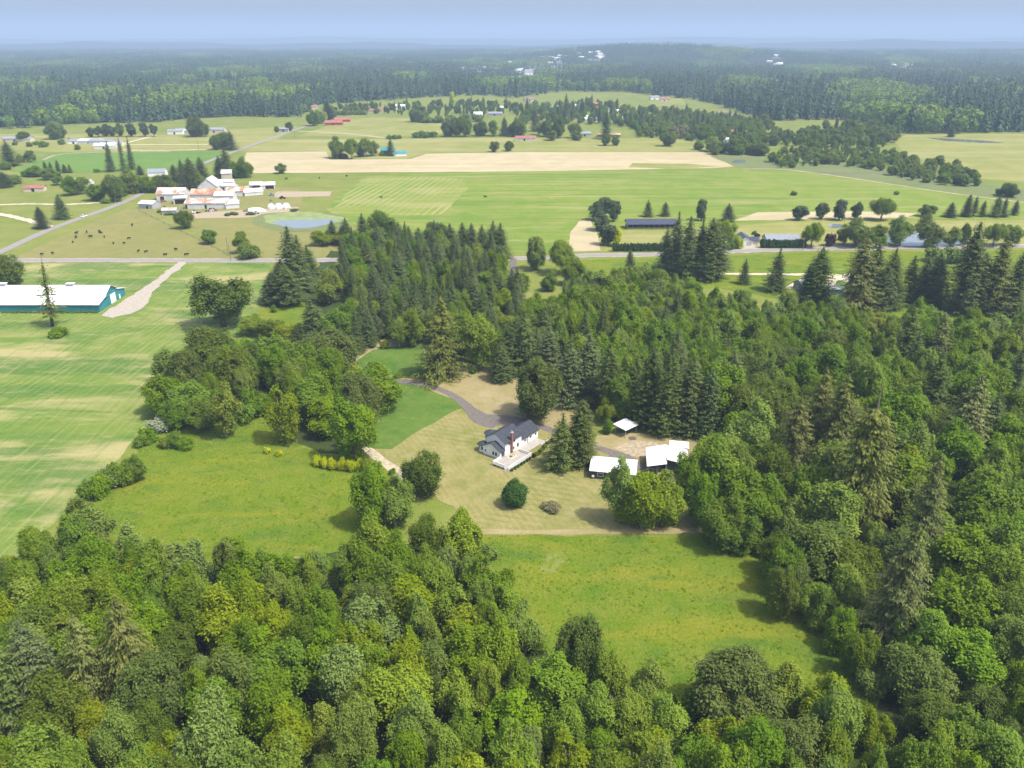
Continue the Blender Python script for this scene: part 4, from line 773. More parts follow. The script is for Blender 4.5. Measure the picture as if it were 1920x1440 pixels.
# ------------------------------------------------------------------ buildings
def frame_xy(o, ang): return Matrix.Translation((o[0], o[1], 0)) @ Matrix.Rotation(ang, 4, 'Z')
def window(parent, x, z, w, h, y, face='front', mat='white', name='window'):
    """frame and pane set 3 cm proud of a wall; face: front (-Y), back (+Y), left (-X), right (+X)"""
    f = MB(); p = MB(); t = .08
    for bx in ((x-w/2-t, x+w/2+t, z-t, z), (x-w/2-t, x+w/2+t, z+h, z+h+t), (x-w/2-t, x-w/2, z, z+h), (x+w/2, x+w/2+t, z, z+h)):
        if face in ('front', 'back'):
            s = -1 if face == 'front' else 1; f.box(bx[0], bx[1], min(y, y+s*.06), max(y, y+s*.06), bx[2], bx[3])
        else:
            s = -1 if face == 'left' else 1; f.box(min(y, y+s*.06), max(y, y+s*.06), bx[0], bx[1], bx[2], bx[3])
    if face in ('front', 'back'): s = -1 if face == 'front' else 1; p.box(x-w/2, x+w/2, min(y, y+s*.025), max(y, y+s*.025), z, z+h)
    else: s = -1 if face == 'left' else 1; p.box(min(y, y+s*.025), max(y, y+s*.025), x-w/2, x+w/2, z, z+h)
    o = f.build(name, M[mat], parent); p.build('pane', M['glass'], o); return o
def panel(parent, name, x0, x1, z0, z1, y, face, mat, th=.05):
    s = -1 if face in ('front', 'left') else 1; b = MB()
    if face in ('front', 'back'): b.box(x0, x1, min(y, y+s*th), max(y, y+s*th), z0, z1)
    else: b.box(min(y, y+s*th), max(y, y+s*th), x0, x1, z0, z1)
    return b.build(name, M[mat], parent)
def walls_gable(x0, x1, y0, y1, ev, ri, axis='x', z0=0.0):
    """closed gable body"""
    if axis == 'x':
        ym = (y0+y1)/2; V = [(x0,y0,z0),(x1,y0,z0),(x1,y1,z0),(x0,y1,z0),(x0,y0,ev),(x1,y0,ev),(x1,y1,ev),(x0,y1,ev),(x0,ym,ev+ri),(x1,ym,ev+ri)]
        Fc = [(0,1,5,4),(2,3,7,6),(1,2,6,9,5),(3,0,4,8,7),(4,5,9,8),(6,7,8,9)]
    else:
        xm = (x0+x1)/2; V = [(x0,y0,z0),(x1,y0,z0),(x1,y1,z0),(x0,y1,z0),(x0,y0,ev),(x1,y0,ev),(x1,y1,ev),(x0,y1,ev),(xm,y0,ev+ri),(xm,y1,ev+ri)]
        Fc = [(0,1,5,8,4),(1,2,6,5),(2,3,7,9,6),(3,0,4,7),(5,6,9,8),(7,4,8,9)]
    return MB().add(V, Fc)
def roof_gable(x0, x1, y0, y1, ev, ri, ov=.4, th=.14, axis='x', lift=.05):
    m = MB()
    if axis == 'x':
        ym = (y0+y1)/2; k = ri/((y1-y0)/2); e = ev - ov*k + lift + th; a = ev + ri + lift + th
        m.slab([(x0-ov,y0-ov,e),(x1+ov,y0-ov,e),(x1+ov,ym,a),(x0-ov,ym,a)], th); m.slab([(x0-ov,ym,a+.002),(x1+ov,ym,a+.002),(x1+ov,y1+ov,e+.002),(x0-ov,y1+ov,e+.002)], th)
    else:
        xm = (x0+x1)/2; k = ri/((x1-x0)/2); e = ev - ov*k + lift + th; a = ev + ri + lift + th
        m.slab([(x0-ov,y0-ov,e),(xm,y0-ov,a),(xm,y1+ov,a),(x0-ov,y1+ov,e)], th); m.slab([(xm,y0-ov,a+.002),(x1+ov,y0-ov,e+.002),(x1+ov,y1+ov,e+.002),(xm,y1+ov,a+.002)], th)
    return m
def ribs(parent, x0, x1, y0, y1, ev, ri, ov, th, mat, n, axis='x'):
    """standing seams of a metal roof"""
    b = MB(); ym = (y0+y1)/2; k = ri/((y1-y0)/2); e = ev-ov*k+.05+th; a = ev+ri+.05+th
    for i in range(n+1):
        x = x0-ov + (x1-x0+2*ov)*i/n
        for s in (0, 1):
            yy = y0-ov if s == 0 else y1+ov
            b.add([(x-.03,yy,e+.002),(x+.03,yy,e+.002),(x+.03,ym,a+.002),(x-.03,ym,a+.002),(x-.03,yy,e+.05),(x+.03,yy,e+.05),(x+.03,ym,a+.05),(x-.03,ym,a+.05)], [(4,5,6,7),(0,1,5,4),(0,4,7,3),(1,2,6,5)])
    o = b.build('roof_seams', M[mat], parent); o['kind'] = 'stuff'; return o
def gable_at(name, label, cat, o, ang, L, Wd, ev, ri, wall, roof, axis='x', ov=.4, group=None, door=None, wins=(), seams=0):
    root = empty(name, (o[0], o[1], .02), ang); tag(root, label, cat, group)
    walls_gable(0, L, 0, Wd, ev, ri, axis).build('wall', M[wall], root); rf = roof_gable(0, L, 0, Wd, ev, ri, ov, .14, axis).build('roof', M[roof], root)
    if seams: ribs(rf, 0, L, 0, Wd, ev, ri, ov, .14, roof, seams)
    for d in (door or []): panel(root, 'door', *d)
    for w in wins: window(root, *w)
    return root
R_ = math.radians

# white house with three gabled parts
hs = empty('house', (-3.6, 217.8, .08), R_(52)); tag(hs, 'white two-storey house with dark shingle roof and brick chimney', 'house')
walls_gable(0, 2.1, 0, 7.0, 2.7, 1.9).build('wall', M['white'], hs); walls_gable(2.1, 10.3, -.3, 7.3, 4.9, 2.3).build('wall', M['white'], hs); walls_gable(10.3, 19.6, 0, 7.0, 2.8, 2.2).build('wall', M['white'], hs)
roof_gable(.0, 1.69, 0, 7.0, 2.7, 1.9, .4).build('roof', M['roofdark'], hs); r2 = roof_gable(2.1, 10.3, -.3, 7.3, 4.9, 2.3, .45).build('roof', M['roofdark'], hs); roof_gable(10.72, 19.6, 0, 7.0, 2.8, 2.2, .4).build('roof', M['roofdark'], hs)
MB().box(-.40, -.36, -.4, 3.5, 2.4, 2.55).build('fascia_or_eave_shade', M['white'], hs)
def bay(parent, cx, cy, rad, z0, ze, zt, n=8):
    w = MB(); w.add([(cx+rad*math.cos(6.283*i/n), cy+rad*math.sin(6.283*i/n), z) for z in (z0, ze) for i in range(n)], [(i, (i+1) % n, n+(i+1) % n, n+i) for i in range(n)] + [tuple(range(n, 2*n))])
    w.build('bay_wall', M['white'], parent); rr = rad+.4
    rf = MB().add([(cx+rr*math.cos(6.283*i/n), cy+rr*math.sin(6.283*i/n), ze+.03) for i in range(n)] + [(cx, cy, zt)] + [(cx+rr*math.cos(6.283*i/n), cy+rr*math.sin(6.283*i/n), ze-.10) for i in range(n)], [(i, (i+1) % n, n) for i in range(n)] + [(n+1+i, n+1+(i+1) % n, (i+1) % n, i) for i in range(n)] + [tuple(range(2*n, n, -1))])
    rf.build('bay_roof', M['roofdark'], parent)
    for i in (3, 4, 5):
        a = 6.283*(i+.5)/n; p = MB(); c = math.cos(math.pi/n)*rad + .02; ux, uy = -math.sin(a), math.cos(a); x, y = cx+c*math.cos(a), cy+c*math.sin(a)
        p.add([(x-ux*.35, y-uy*.35, ze-1.6), (x+ux*.35, y+uy*.35, ze-1.6), (x+ux*.35, y+uy*.35, ze-.5), (x-ux*.35, y-uy*.35, ze-.5)], [(0, 1, 2, 3)]); p.build('window', M['glass'], parent)
bay(hs, 1.6, 8.1, 1.5, 0, 2.5, 3.5); bay(hs, 5.6, 8.2, 2.0, 0, 4.6, 5.7)
ch = MB().box(4.6, 5.3, -.9, -.32, 0, 7.6).build('chimney', M['brick'], hs); MB().box(4.47, 5.43, -1.08, -.24, 7.6, 7.75).build('chimney_cap', M['concrete'], ch); MB().tube([(4.95, -.66, 7.75), (4.95, -.66, 8.2)], .16, 8).build('flue', M['metalgal'], ch)
for a in ((4.0,3.5,.8,.9,-.3),(6.6,3.6,1.0,.8,-.3),(6.2,1.2,.9,1.0,-.3),(8.4,1.2,1.0,1.4,-.3),(12.6,1.2,.9,.8,0),(15.6,1.3,.9,.8,0),(18.3,1.3,.9,.8,0)): window(hs, *a)
window(hs, 1.15, .3, 1.5, 1.9, 0, 'front', 'white', 'patio_door'); window(hs, 1.7, .8, .75, 1.2, 0, 'left'); window(hs, 2.8, .8, .75, 1.2, 0, 'left'); window(hs, 5.9, 1.0, .5, .8, 0, 'left')
window(hs, 10.2, .3, 1.4, 1.9, 0, 'front', 'white', 'patio_door') if False else None
MB().box(13.4, 14.4, -.05, 0, .2, 2.2).build('door', M['grey'], hs)
# deck with railing in front of the house
dk = empty('deck', (-3.6, 217.8, .08), R_(52)); tag(dk, 'raised grey deck with white railing on the house lawn side', 'deck')
for i in range(22): MB().box(-4.2 + i*.518, -4.2 + i*.518 + .50, -6.6, -.02 if i > 8 else -.4, .48, .56).build('deck_board', M['concrete'], dk)
MB().box(-4.1, 7.1, -6.5, -.5, .05, .48).build('deck_skirt', M['wood'], dk)
def rail(parent, a, b):
    L = math.hypot(b[0]-a[0], b[1]-a[1]); n = max(2, int(L/1.4)); m = MB(); an = math.atan2(b[1]-a[1], b[0]-a[0])
    g = MB(); g.box(0, L, -.05, .05, 1.50, 1.60); g.box(0, L, -.03, .03, .62, .70)
    k = 0.1
    while k < L: g.box(k, k+.09, -.02, .02, .70, 1.50); k += .16
    o = g.build('railing', M['white'], parent, (a[0], a[1], 0)); o.rotation_euler[2] = an
    for i in range(n+1): MB().box(-.07, .07, -.07, .07, .1, 1.68).build('railing_post', M['white'], parent, (a[0]+(b[0]-a[0])*i/n, a[1]+(b[1]-a[1])*i/n, 0))
for a, b in (((-4.15,-.5),(-4.15,-5.0)), ((-4.15,-6.5),(7.1,-6.5)), ((7.15,-6.4),(7.15,-2.6)), ((-4.1,-.45),(-.1,-.45))): rail(dk, a, b)
st = MB(); [st.box(-4.2-.3*(i+1), -4.2-.3*i, -6.3, -5.2, .02, .48-.14*i) for i in range(3)]; st.build('steps', M['concrete'], dk)
tb = empty('patio_table', (-3.6 + 3.0*math.cos(R_(52)) + 2.3*math.sin(R_(52)), 217.8 + 3.0*math.sin(R_(52)) - 2.3*math.cos(R_(52)), .64), R_(52)); tag(tb, 'small wooden table on the deck beside the chimney', 'table')
MB().box(-.8, .8, -.45, .45, .68, .74).build('tabletop', M['dirt'], tb); [MB().box(sx*.7-.04, sx*.7+.04, sy*.35-.04, sy*.35+.04, 0, .68).build('leg', M['wood'], tb) for sx in (-1, 1) for sy in (-1, 1)]
MB().box(1.6, 4.4, -3.4, -1.2, .565, .575).build('rug', M['sand'], dk)
pt = MB().box(8.6, 18.6, -3.6, -.05, .02, .12).build('patio', M['concrete']); pt.location = (-3.6, 217.8, .08); pt.rotation_euler = (0, 0, R_(52)); pt['kind'] = 'structure'
wk = MB().box(15.8, 21.5, -4.9, -3.62, .02, .11).build('footpath', M['concrete']); wk.location = (-3.6, 217.8, .08); wk.rotation_euler = (0, 0, R_(52)); wk['kind'] = 'structure'
for i in range(14):
    a = 7.6 + i*.95; b = -7.2 + max(0, i-3)*.22 if i < 10 else -5.6; ca, sa = math.cos(R_(52)), math.sin(R_(52)); c, tm, h0, R0 = LIB['shrub' if i % 3 else 'purpletree'][i % 2]
    root = empty('garden_shrub', (-3.6 + a*ca - b*sa, 217.8 + a*sa + b*ca, .1), i); root.scale = (.24, .24, .32); tag(root, f'small {"green" if i % 3 else "dark red"} garden shrub, {nth(i+1)} along the patio edge from the deck', 'shrub', 'small shrubs along the patio edge')
    link(bpy.data.objects.new('crown', c), root)
for i in range(7):
    a = -3.4 + i*1.5; b = -7.3; ca, sa = math.cos(R_(52)), math.sin(R_(52)); c, tm, h0, R0 = LIB['hedge'][i % 2]; root = empty('garden_shrub', (-3.6 + a*ca - b*sa, 217.8 + a*sa + b*ca, .1), i); root.scale = (.34, .34, .22)
    tag(root, f'small conical garden shrub, {nth(i+1)} from the steps before the deck railing', 'shrub', 'small shrubs in front of the deck'); link(bpy.data.objects.new('crown', c), root)

# shop, barn, lean shed and carport right of the house
gable_at('shop', 'dark green shop with white metal roof behind the fruit trees', 'shed', (23.2, 206.5), R_(-11), 13, 8.6, 2.7, 1.0, 'wallgreen', 'metalwhite', ov=.35, seams=14, wins=[(2.9, 1.1, 1.6, 1.0, 0, 'front', 'white')], door=[(8, 10.4, 0, 2.3, 8.6, 'back', 'grey')])
ds = empty('satellite_dish', (23.2+.8*math.cos(R_(-11))+.25*math.sin(R_(-11)), 206.5+.8*math.sin(R_(-11))-.25*math.cos(R_(-11)), 1.1)); tag(ds, 'small white round dish on the shop wall', 'dish')
MB().tube([(0, .28, 0), (0, .05, 0)], .04, 6).build('arm', M['steel'], ds); MB().tube([(0, .05, 0), (0, -.02, 0), (.0, -.08, .0)], [.10, .28, .42], 16).build('bowl', M['white'], ds)
bn = empty('barn', (40.6, 208.6, .08), R_(-7)); tag(bn, 'dark green barn with white metal roof and open left bay', 'barn')
MB().add([(5.2,1.6,0),(11.6,1.6,0),(11.6,10.4,0),(5.2,10.4,0),(5.2,1.6,4.6),(11.6,1.6,3.3),(11.6,10.4,3.3),(5.2,10.4,4.6)], [(0,1,5,4),(1,2,6,5),(2,3,7,6),(3,0,4,7),(4,5,6,7)]).build('wall', M['wallgreen'], bn)
MB().box(0, 5.2, 10.2, 10.4, 0, 3.0).build('back_wall', M['wallgreen'], bn)
MB().slab([(5.3,1.2,4.86),(12.1,1.2,3.46),(12.1,10.9,3.46),(5.3,10.9,4.86)], .12).build('roof', M['metalwhite'], bn); MB().slab([(-.5,-.6,3.15),(5.3,-.6,4.35),(5.3,10.9,4.87),(-.5,10.9,3.35)], .12).build('roof', M['metalwhite'], bn)
for x in (0.1, 2.6, 5.1): MB().box(x-.09, x+.09, -.2, 0, 0, 3.1 + x*.2).build('post', M['steel'], bn)
MB().box(0, 5.2, -.16, -.08, 2.1, 2.25).build('beam', M['steel'], bn); MB().box(5.3, 11.5, 1.54, 1.6, .9, 1.0).build('trim', M['steel'], bn)
ls = empty('lean_shed', (*G(1256, 850), .08), R_(-10)); tag(ls, 'small white-roofed shed tucked behind the dark barn', 'shed')
MB().box(0, 5.4, 2.2, 2.35, 0, 2.6).build('back_wall', M['wallwhite'], ls); MB().box(5.2, 5.4, 0, 2.2, 0, 2.6).build('side_wall', M['wallwhite'], ls); [MB().box(x, x+.14, 0, .14, 0, 2.2).build('post', M['wood'], ls) for x in (0, 2.6)]
MB().slab([(-.3,-.4,2.35),(5.7,-.4,2.35),(5.7,3.2,2.85),(-.3,3.2,2.85)], .1).build('roof', M['metalwhite'], ls)
cx_, cy_ = G(1172, 821); cp = empty('carport', (cx_, cy_, .08), R_(42)); tag(cp, 'open carport with flat white roof on steel posts', 'carport')
MB().slab([(-.5,-.5,2.95),(6.0,-.5,2.95),(6.0,5.0,3.35),(-.5,5.0,3.35)], .12).build('roof', M['metalwhite'], cp)
for x in (0, 5.4):
    for y in (0, 4.4): MB().box(x-.07, x+.07, y-.07, y+.07, 0, 2.8 + y*.08).build('post', M['steel'], cp)
pl = MB()
for i in range(40): a = random.uniform(0, 6.28); d = random.uniform(0, 1.5); x, y = d*math.cos(a), d*.7*math.sin(a); s = random.uniform(.12, .3); z = max(0, .7-.45*d); pl.box(x-s, x+s, y-s*.6, y+s*.6, z-.1, z+s)
pw = pl.build('wood_pile', M['wood'], None, (*G(1187, 823), .1)); tag(pw, 'heap of split firewood beside the carport', 'wood pile')
# rail fence in the yard
fx = [G(1052, 748), G(1060, 753), G(1070, 759)]; fe = empty('rail_fence', (*fx[0], .08)); tag(fe, 'short weathered wooden rail fence behind the round oak', 'fence')
for i, p in enumerate(fx): MB().box(p[0]-fx[0][0]-.09, p[0]-fx[0][0]+.09, p[1]-fx[0][1]-.09, p[1]-fx[0][1]+.09, 0, 1.3).build('post', M['wood'], fe)
for i in range(2):
    a, b = [(q[0]-fx[0][0], q[1]-fx[0][1]) for q in fx[i:i+2]]
    for z in (.5, 1.0): MB().tube([(*a, z), (*b, z)], .07, 5).build('rail', M['wood'], fe)

# long teal barn
tx, ty = G(187, 585); tl = empty('long_barn', (tx, ty, .05), R_(0)); tag(tl, 'long teal barn with white metal roof at the left edge', 'barn')
LB = 92; w1, w2, w3, wr, zr_ = 8.6, 19.4, 27.6, 14.0, 8.9; za, zb = 5.6, 6.2
MB().add([(-LB,0,0),(0,0,0),(0,w3,0),(-LB,w3,0),(-LB,0,3.6),(0,0,3.6),(0,w1,za),(-LB,w1,za),(-LB,w1,zb),(0,w1,zb),(0,wr,zr_),(-LB,wr,zr_),(0,w2,zb),(-LB,w2,zb),(0,w2,za),(-LB,w2,za),(0,w3,3.6),(-LB,w3,3.6)],
         [(0,1,5,4),(1,2,16,14,12,10,9,6,5),(4,5,6,7),(7,6,9,8),(8,9,10,11),(11,10,12,13),(13,12,14,15),(15,14,16,17),(2,3,17,16),(0,4,7,8,11,13,15,17,3)]).build('wall', M['teal'], tl)
MB().slab([(-LB,-.5,3.62),(.5,-.5,3.62),(.5,w1-.02,za+.16),(-LB,w1-.02,za+.16)], .12).build('lower_roof', M['metalwhite'], tl)
MB().slab([(-LB,w1-.5,zb+.0),(.5,w1-.5,zb+.0),(.5,wr,zr_+.2),(-LB,wr,zr_+.2)], .12).build('upper_roof', M['metalwhite'], tl); MB().slab([(-LB,wr,zr_+.202),(.5,wr,zr_+.202),(.5,w2+.5,zb),(-LB,w2+.5,zb)], .12).build('upper_roof', M['metalwhite'], tl)
MB().slab([(-LB,w2+.02,za+.16),(.5,w2+.02,za+.16),(.5,w3+.5,3.62),(-LB,w3+.5,3.62)], .12).build('lower_roof', M['metalwhite'], tl)
MB().box(-LB, .3, -.06, -.02, 3.0, 3.42).build('fascia_or_eave_shade', M['tealdark'], tl)  # dark strip under the eave paints its shadow line onto the wall
MB().add([(.52,w1-.5,zb-.12),(.52,wr,zr_+.08),(.52,w2+.5,zb-.12),(.52,w2+.5,zb-.5),(.52,wr,zr_-.35),(.52,w1-.5,zb-.5)], [(0,1,4,5),(1,2,3,4)]).build('rake_trim', M['tealdark'], tl)
MB().add([(.52,-.5,3.5),(.52,w1,za+.04),(.52,w1,za-.32),(.52,-.5,3.14)], [(3,2,1,0)]).build('rake_trim', M['tealdark'], tl)
panel(tl, 'barn_door', 12.4, 17.6, .05, 4.6, 0, 'right', 'white'); panel(tl, 'side_door', 21.0, 22.3, .05, 2.2, 0, 'right', 'white'); panel(tl, 'door_track', 6.4, 11.4, 4.0, 4.2, 0, 'right', 'tealdark')
for vx in (-19, -75, -52):
    vt = MB().box(vx-1.6, vx+1.6, 13.0, 15.0, 8.9, 9.9).build('roof_vent', M['grey'], tl); MB().box(vx-1.9, vx+1.9, 12.7, 15.3, 9.9, 10.1).build('vent_cap', M['metalwhite'], vt)
for i in range(26):
    u = random.uniform(0, 188); x, y = tx - 1 - 2.2*i, ty - random.uniform(1.0, 1.8); c, tm, h0, R0 = LIB['shrub'][i % 4]; root = empty('wall_shrub', (x, y, .05), i); root.scale = (.42, .3, .22*random.uniform(.7, 1.2)); tag(root, f'low green weedy bush, {nth(i+1)} from the corner of the teal barn wall', 'shrub', 'weedy bushes along the teal barn'); link(bpy.data.objects.new('crown', c), root)

# old farm with rusty roofs
def fb(u, v, L, Wd, ev, ri, rot, wall, roof, label, name='farm_shed', axis='x', opens=(), group=None):
    x, y = G(u, v); rt = gable_at(name, label, 'shed' if 'shed' in name else 'barn' if 'barn' in name else 'house', (x, y), R_(rot), L, Wd, ev, ri, wall, roof, axis, group=group)
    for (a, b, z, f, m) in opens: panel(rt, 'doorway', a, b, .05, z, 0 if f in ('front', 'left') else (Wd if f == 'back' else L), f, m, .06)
    return rt
fb(347, 392, 32, 14, 4.2, 2.6, 2, 'wallwhite', 'metalrust', 'long white barn with streaked rusty roof at the front of the farm', 'farm_barn', opens=[(15, 16.6, 3, 'front', 'dark'), (.4, 2, 3, 'front', 'dark')])
fb(357, 377, 24, 14, 5.0, 3.4, 2, 'wallwhite', 'metalrusty', 'barn with deep brown rusted roof in the middle of the farm', 'farm_barn')
fb(294, 376, 22, 14, 5.0, 4.0, 2, 'wallwhite', 'metalrust', 'white barn with half rusted roof left of the farm barns', 'farm_barn', opens=[(3, 6, 3, 'front', 'dark')])
fb(326, 383, 10, 12, 4.4, 1.0, 14, 'wallwhite', 'metalgal', 'open grey shed with dark bays beside the rusty barns', opens=[(1, 9.4, 3.6, 'front', 'dark'), (1, 11, 3.4, 'right', 'dark')])
fb(372, 362, 16, 18, 5.2, 6.5, 3, 'wallwhite', 'metalgal', 'tall white barn with high curved gable at the farm', 'farm_barn', 'y')
fb(402, 378, 15, 12, 4.4, 2.4, 5, 'wallwhite', 'metalgal', 'pale grey shed joining the rusty roofs on the right')
fb(424, 392, 10, 12, 3.4, 2.4, 28, 'wallwhite', 'metalgal', 'grey lean shed at the right end of the long barn', opens=[(1, 9, 2.6, 'right', 'dark')])
fb(408, 358, 14, 12, 4.0, 1.6, 0, 'wallwhite', 'metalgal', 'low white shed behind the farm barns', opens=[(1, 6, 2.8, 'front', 'dark')])
fb(411, 349, 12, 8, 3.6, 1.4, 4, 'wallwhite', 'metalwhite', 'small white shed furthest back in the farm cluster')
fb(424, 368, 14, 13, 4.0, 2.2, 4, 'wallwhite', 'metalrust', 'shed with pink rusted roof at the right of the cluster')
fb(443, 367, 11, 11, 3.6, 2.8, 22, 'wood', 'metalrusty', 'brown roofed shed with open front beside the farm lane', opens=[(1.5, 9, 3, 'front', 'dark')])
fb(459, 368, 15, 9, 3.0, 2.0, 28, 'wallwhite', 'metalwhite', 'long white roofed shed beside the farm lane', opens=[(1, 8, 2.4, 'right', 'dark')])
fb(469, 355, 10, 9, 3.4, 2.2, 12, 'grey', 'metalgal', 'grey gabled shed left of the white machinery shed', opens=[(2, 8, 2.8, 'front', 'dark')])
fb(489, 355, 12, 9, 3.4, 1.8, 16, 'wallwhite', 'metalwhite', 'white machinery shed at the right end of the farm', opens=[(4, 11, 2.8, 'front', 'dark')])
fb(416, 338, 9, 11, 6.0, 2.6, 10, 'beige', 'metalgal', 'tall cream shed standing apart behind the farm', opens=[(3, 10, 4.5, 'right', 'dark')])
fb(261, 391, 12, 10, 3.8, 1.6, -14, 'grey', 'metalwhite', 'pale grey shed with white roof left of the farm', opens=[(6.5, 8, 2.5, 'front', 'dark')])
fb(304, 403, 10, 7, 3.2, 1.2, 6, 'grey', 'metalrust', 'small grey shed with pinkish roof by the lane')
fb(277, 331, 16, 10, 3.6, 2.6, 10, 'white', 'roofgrey', 'pale farmhouse half hidden among the trees by the farm', 'farm_house')
def dome(u, v, rx, ry, h, label):
    x, y = G(u, v); n, k = 16, 6; V = []; Fc = []
    for j in range(k):
        a = j/(k-1)*math.pi/2
        for i in range(n):
            t_ = 6.283*i/n; w_ = 1 + .05*math.cos(t_*8); V.append((rx*math.cos(a)**.8*math.cos(t_)*w_, ry*math.cos(a)**.8*math.sin(t_)*w_, h*math.sin(a)))
    for j in range(k-1):
        for i in range(n): Fc.append((j*n+i, j*n+(i+1) % n, (j+1)*n+(i+1) % n, (j+1)*n+i))
    root = empty('tarp_stack', (x, y, .08)); tag(root, label, 'hay stack'); MB().add(V, Fc).build('tarp', M['metalwhite'], root); MB().box(-rx*.9, rx*.9, -ry*.9, ry*.9, -.05, .12).build('base', M['wood'], root)
dome(509, 391, 3.0, 3.0, 3.6, 'white tarp-covered stack, leftmost of three domes'); dome(523, 390.5, 3.0, 3.0, 3.9, 'white tarp-covered stack, middle of three domes'); dome(537, 389.5, 3.0, 3.0, 3.6, 'white tarp-covered stack, rightmost of three domes'); dome(480, 396, 7.2, 3.4, 2.6, 'long low white tarp stack before the domes')
def machine(u, v, label, mat, s=1.0, rot=0.3):
    root = empty('farm_machine', (*G(u, v), .08), rot); tag(root, label, 'machine'); MB().box(-2.4*s, 1.0*s, -.9*s, .9*s, .7*s, 1.5*s).build('body', M[mat], root); MB().box(1.0*s, 2.6*s, -.5*s, .5*s, .8*s, 1.3*s).build('hood', M[mat], root); MB().box(-1.2*s, .4*s, -.7*s, .7*s, 1.5*s, 2.4*s).build('cab', M['glass'], root)
    for x in (-1.5, 1.6):
        for y in (-1, 1): MB().tube([(x*s, y*.9*s-.15, .6*s), (x*s, y*.9*s+.15, .6*s)], .6*s, 12).build('wheel', M['rubber'], root)
machine(306, 379, 'orange loader parked in front of the left farm barn', 'rustred', .9); machine(396, 396, 'red-brown machine before the long barn', 'rustred', 1.0, 1.2); machine(402, 395, 'second red-brown machine before the long barn', 'rustred', .8, .2); machine(530, 373, 'dark vehicle parked on the farm lane', 'black', 1.0, .05); machine(366, 400, 'small white vehicle parked before the long barn', 'white', .9, .6); machine(509, 367, 'blue machine at the end of the farm lane', 'blue', .8, .4); machine(481, 401, 'yellowish machine below the tarp stacks', 'sand', .8, .2)

rc = random.Random(9)
for i in range(22):
    u, v = rc.choice(((300, 386), (335, 396), (385, 399), (430, 398), (455, 395), (500, 399), (545, 392), (445, 378), (520, 378))); u += rc.uniform(-14, 14); v += rc.uniform(-2.5, 2.5); s_ = rc.uniform(.6, 1.5)
    jk = empty('junk_pile', (*G(u, v), .08), rc.uniform(0, 3)); tag(jk, f'small heap of farm clutter, {nth(i+1)} in the yard before the rusty barns', 'clutter', 'clutter in the farm yard'); m_ = MB()
    for q in range(5): x, y, w_ = rc.uniform(-1.2, 1.2)*s_, rc.uniform(-.8, .8)*s_, rc.uniform(.2, .6)*s_; m_.box(x-w_, x+w_, y-w_*.6, y+w_*.6, 0, rc.uniform(.3, 1.3)*s_)
    m_.build('scrap', M[rc.choice(('wood', 'rustred', 'wallwhite', 'metalgal', 'dark', 'wood'))], jk)
for i, (u, v) in enumerate(((318, 403), (352, 404), (428, 404), (470, 403), (552, 396), (300, 398), (440, 403))):
    c, tm, h0, R0 = LIB['shrub'][i % 4]; root = empty('shrub', (*G(u, v), .05), i); root.scale = (1.3, .9, .5); tag(root, f'low weedy bush, {nth(i+1)} along the edge of the farm yard', 'shrub', 'weeds round the farm yard'); link(bpy.data.objects.new('crown', c), root)
# black pole shed, bungalow, grey-roofed house by the road
px0 = G(1176, 430); ps = empty('pole_shed', (*px0, .08), R_(1)); tag(ps, 'long black-roofed open pole shed beyond the cedar hedge', 'shed'); Lp = 33
MB().box(0, Lp, 8.8, 9.0, 0, 3.7).build('back_wall', M['wood'], ps); MB().box(0, .2, 0, 8.8, 0, 3.7).build('side_wall', M['wood'], ps); MB().box(Lp-.2, Lp, 0, 8.8, 0, 3.7).build('side_wall', M['wood'], ps)
rf = roof_gable(0, Lp, 0, 9, 3.6, 2.4, .8, .14).build('roof', M['metalblue'], ps); ribs(rf, 0, Lp, 0, 9, 3.6, 2.4, .8, .14, 'metalblue', 16)
for i in range(10): MB().box(i*(Lp-.24)/9, i*(Lp-.24)/9+.24, -.12, .12, 0, 3.6).build('post', M['steel'], ps)
MB().box(0, Lp, -.2, -.13, .2, 1.0).build('front_board', M['wood'], ps)
bx_ = G(1382, 461); bg = gable_at('bungalow', 'white bungalow with blue-grey roof and pale garage drive', 'house', bx_, R_(-4), 9.5, 14, 3.0, 2.7, 'white', 'metalblue', 'y', .5, wins=[(2.5, 1.0, 1.6, 1.2, 0, 'front', 'white')], door=[(5.6, 8.6, .05, 2.3, 0, 'front', 'beige')])
b2 = walls_gable(9.5, 14, 3, 11, 2.7, 1.6).build('garage_wall', M['white'], bg); roof_gable(9.95, 14, 3, 11, 2.7, 1.6, .4).build('garage_roof', M['metalblue'], bg); panel(bg, 'garage_door', 10.3, 13.3, .05, 2.2, 3, 'front', 'beige')
S('concrete_drive', [(1392,467),(1398,459),(1412,459),(1424,466.5)], 'concrete', .13, .1)
gable_at('grey_house', 'low grey-roofed house behind the clipped hedge', 'house', G(1437, 459), R_(1), 21, 10, 3.0, 2.6, 'grey', 'roofgrey', wins=[(4, 1.0, 1.4, 1.1, 0, 'front', 'white'), (14, 1.0, 1.4, 1.1, 0, 'front', 'white')], door=[(9, 10, .05, 2.1, 0, 'front', 'white')])
# farmstead half hidden by the firs on the right
gable_at('cottage', 'blue-grey cottage half hidden behind the firs on the right', 'house', G(1504, 548), R_(12), 12, 9, 3.0, 2.2, 'grey', 'roofgrey', wins=[(3, 1, 1.2, 1.0, 0, 'front', 'white')]); gable_at('shed', 'small blue shed behind the firs on the right', 'shed', G(1556, 552), R_(5), 7, 5, 2.6, 1.2, 'blue', 'roofgrey')
S('lawn', [(1560,540),(1572,525),(1590,530),(1600,545),(1575,556)], 'lush', .14, .2)
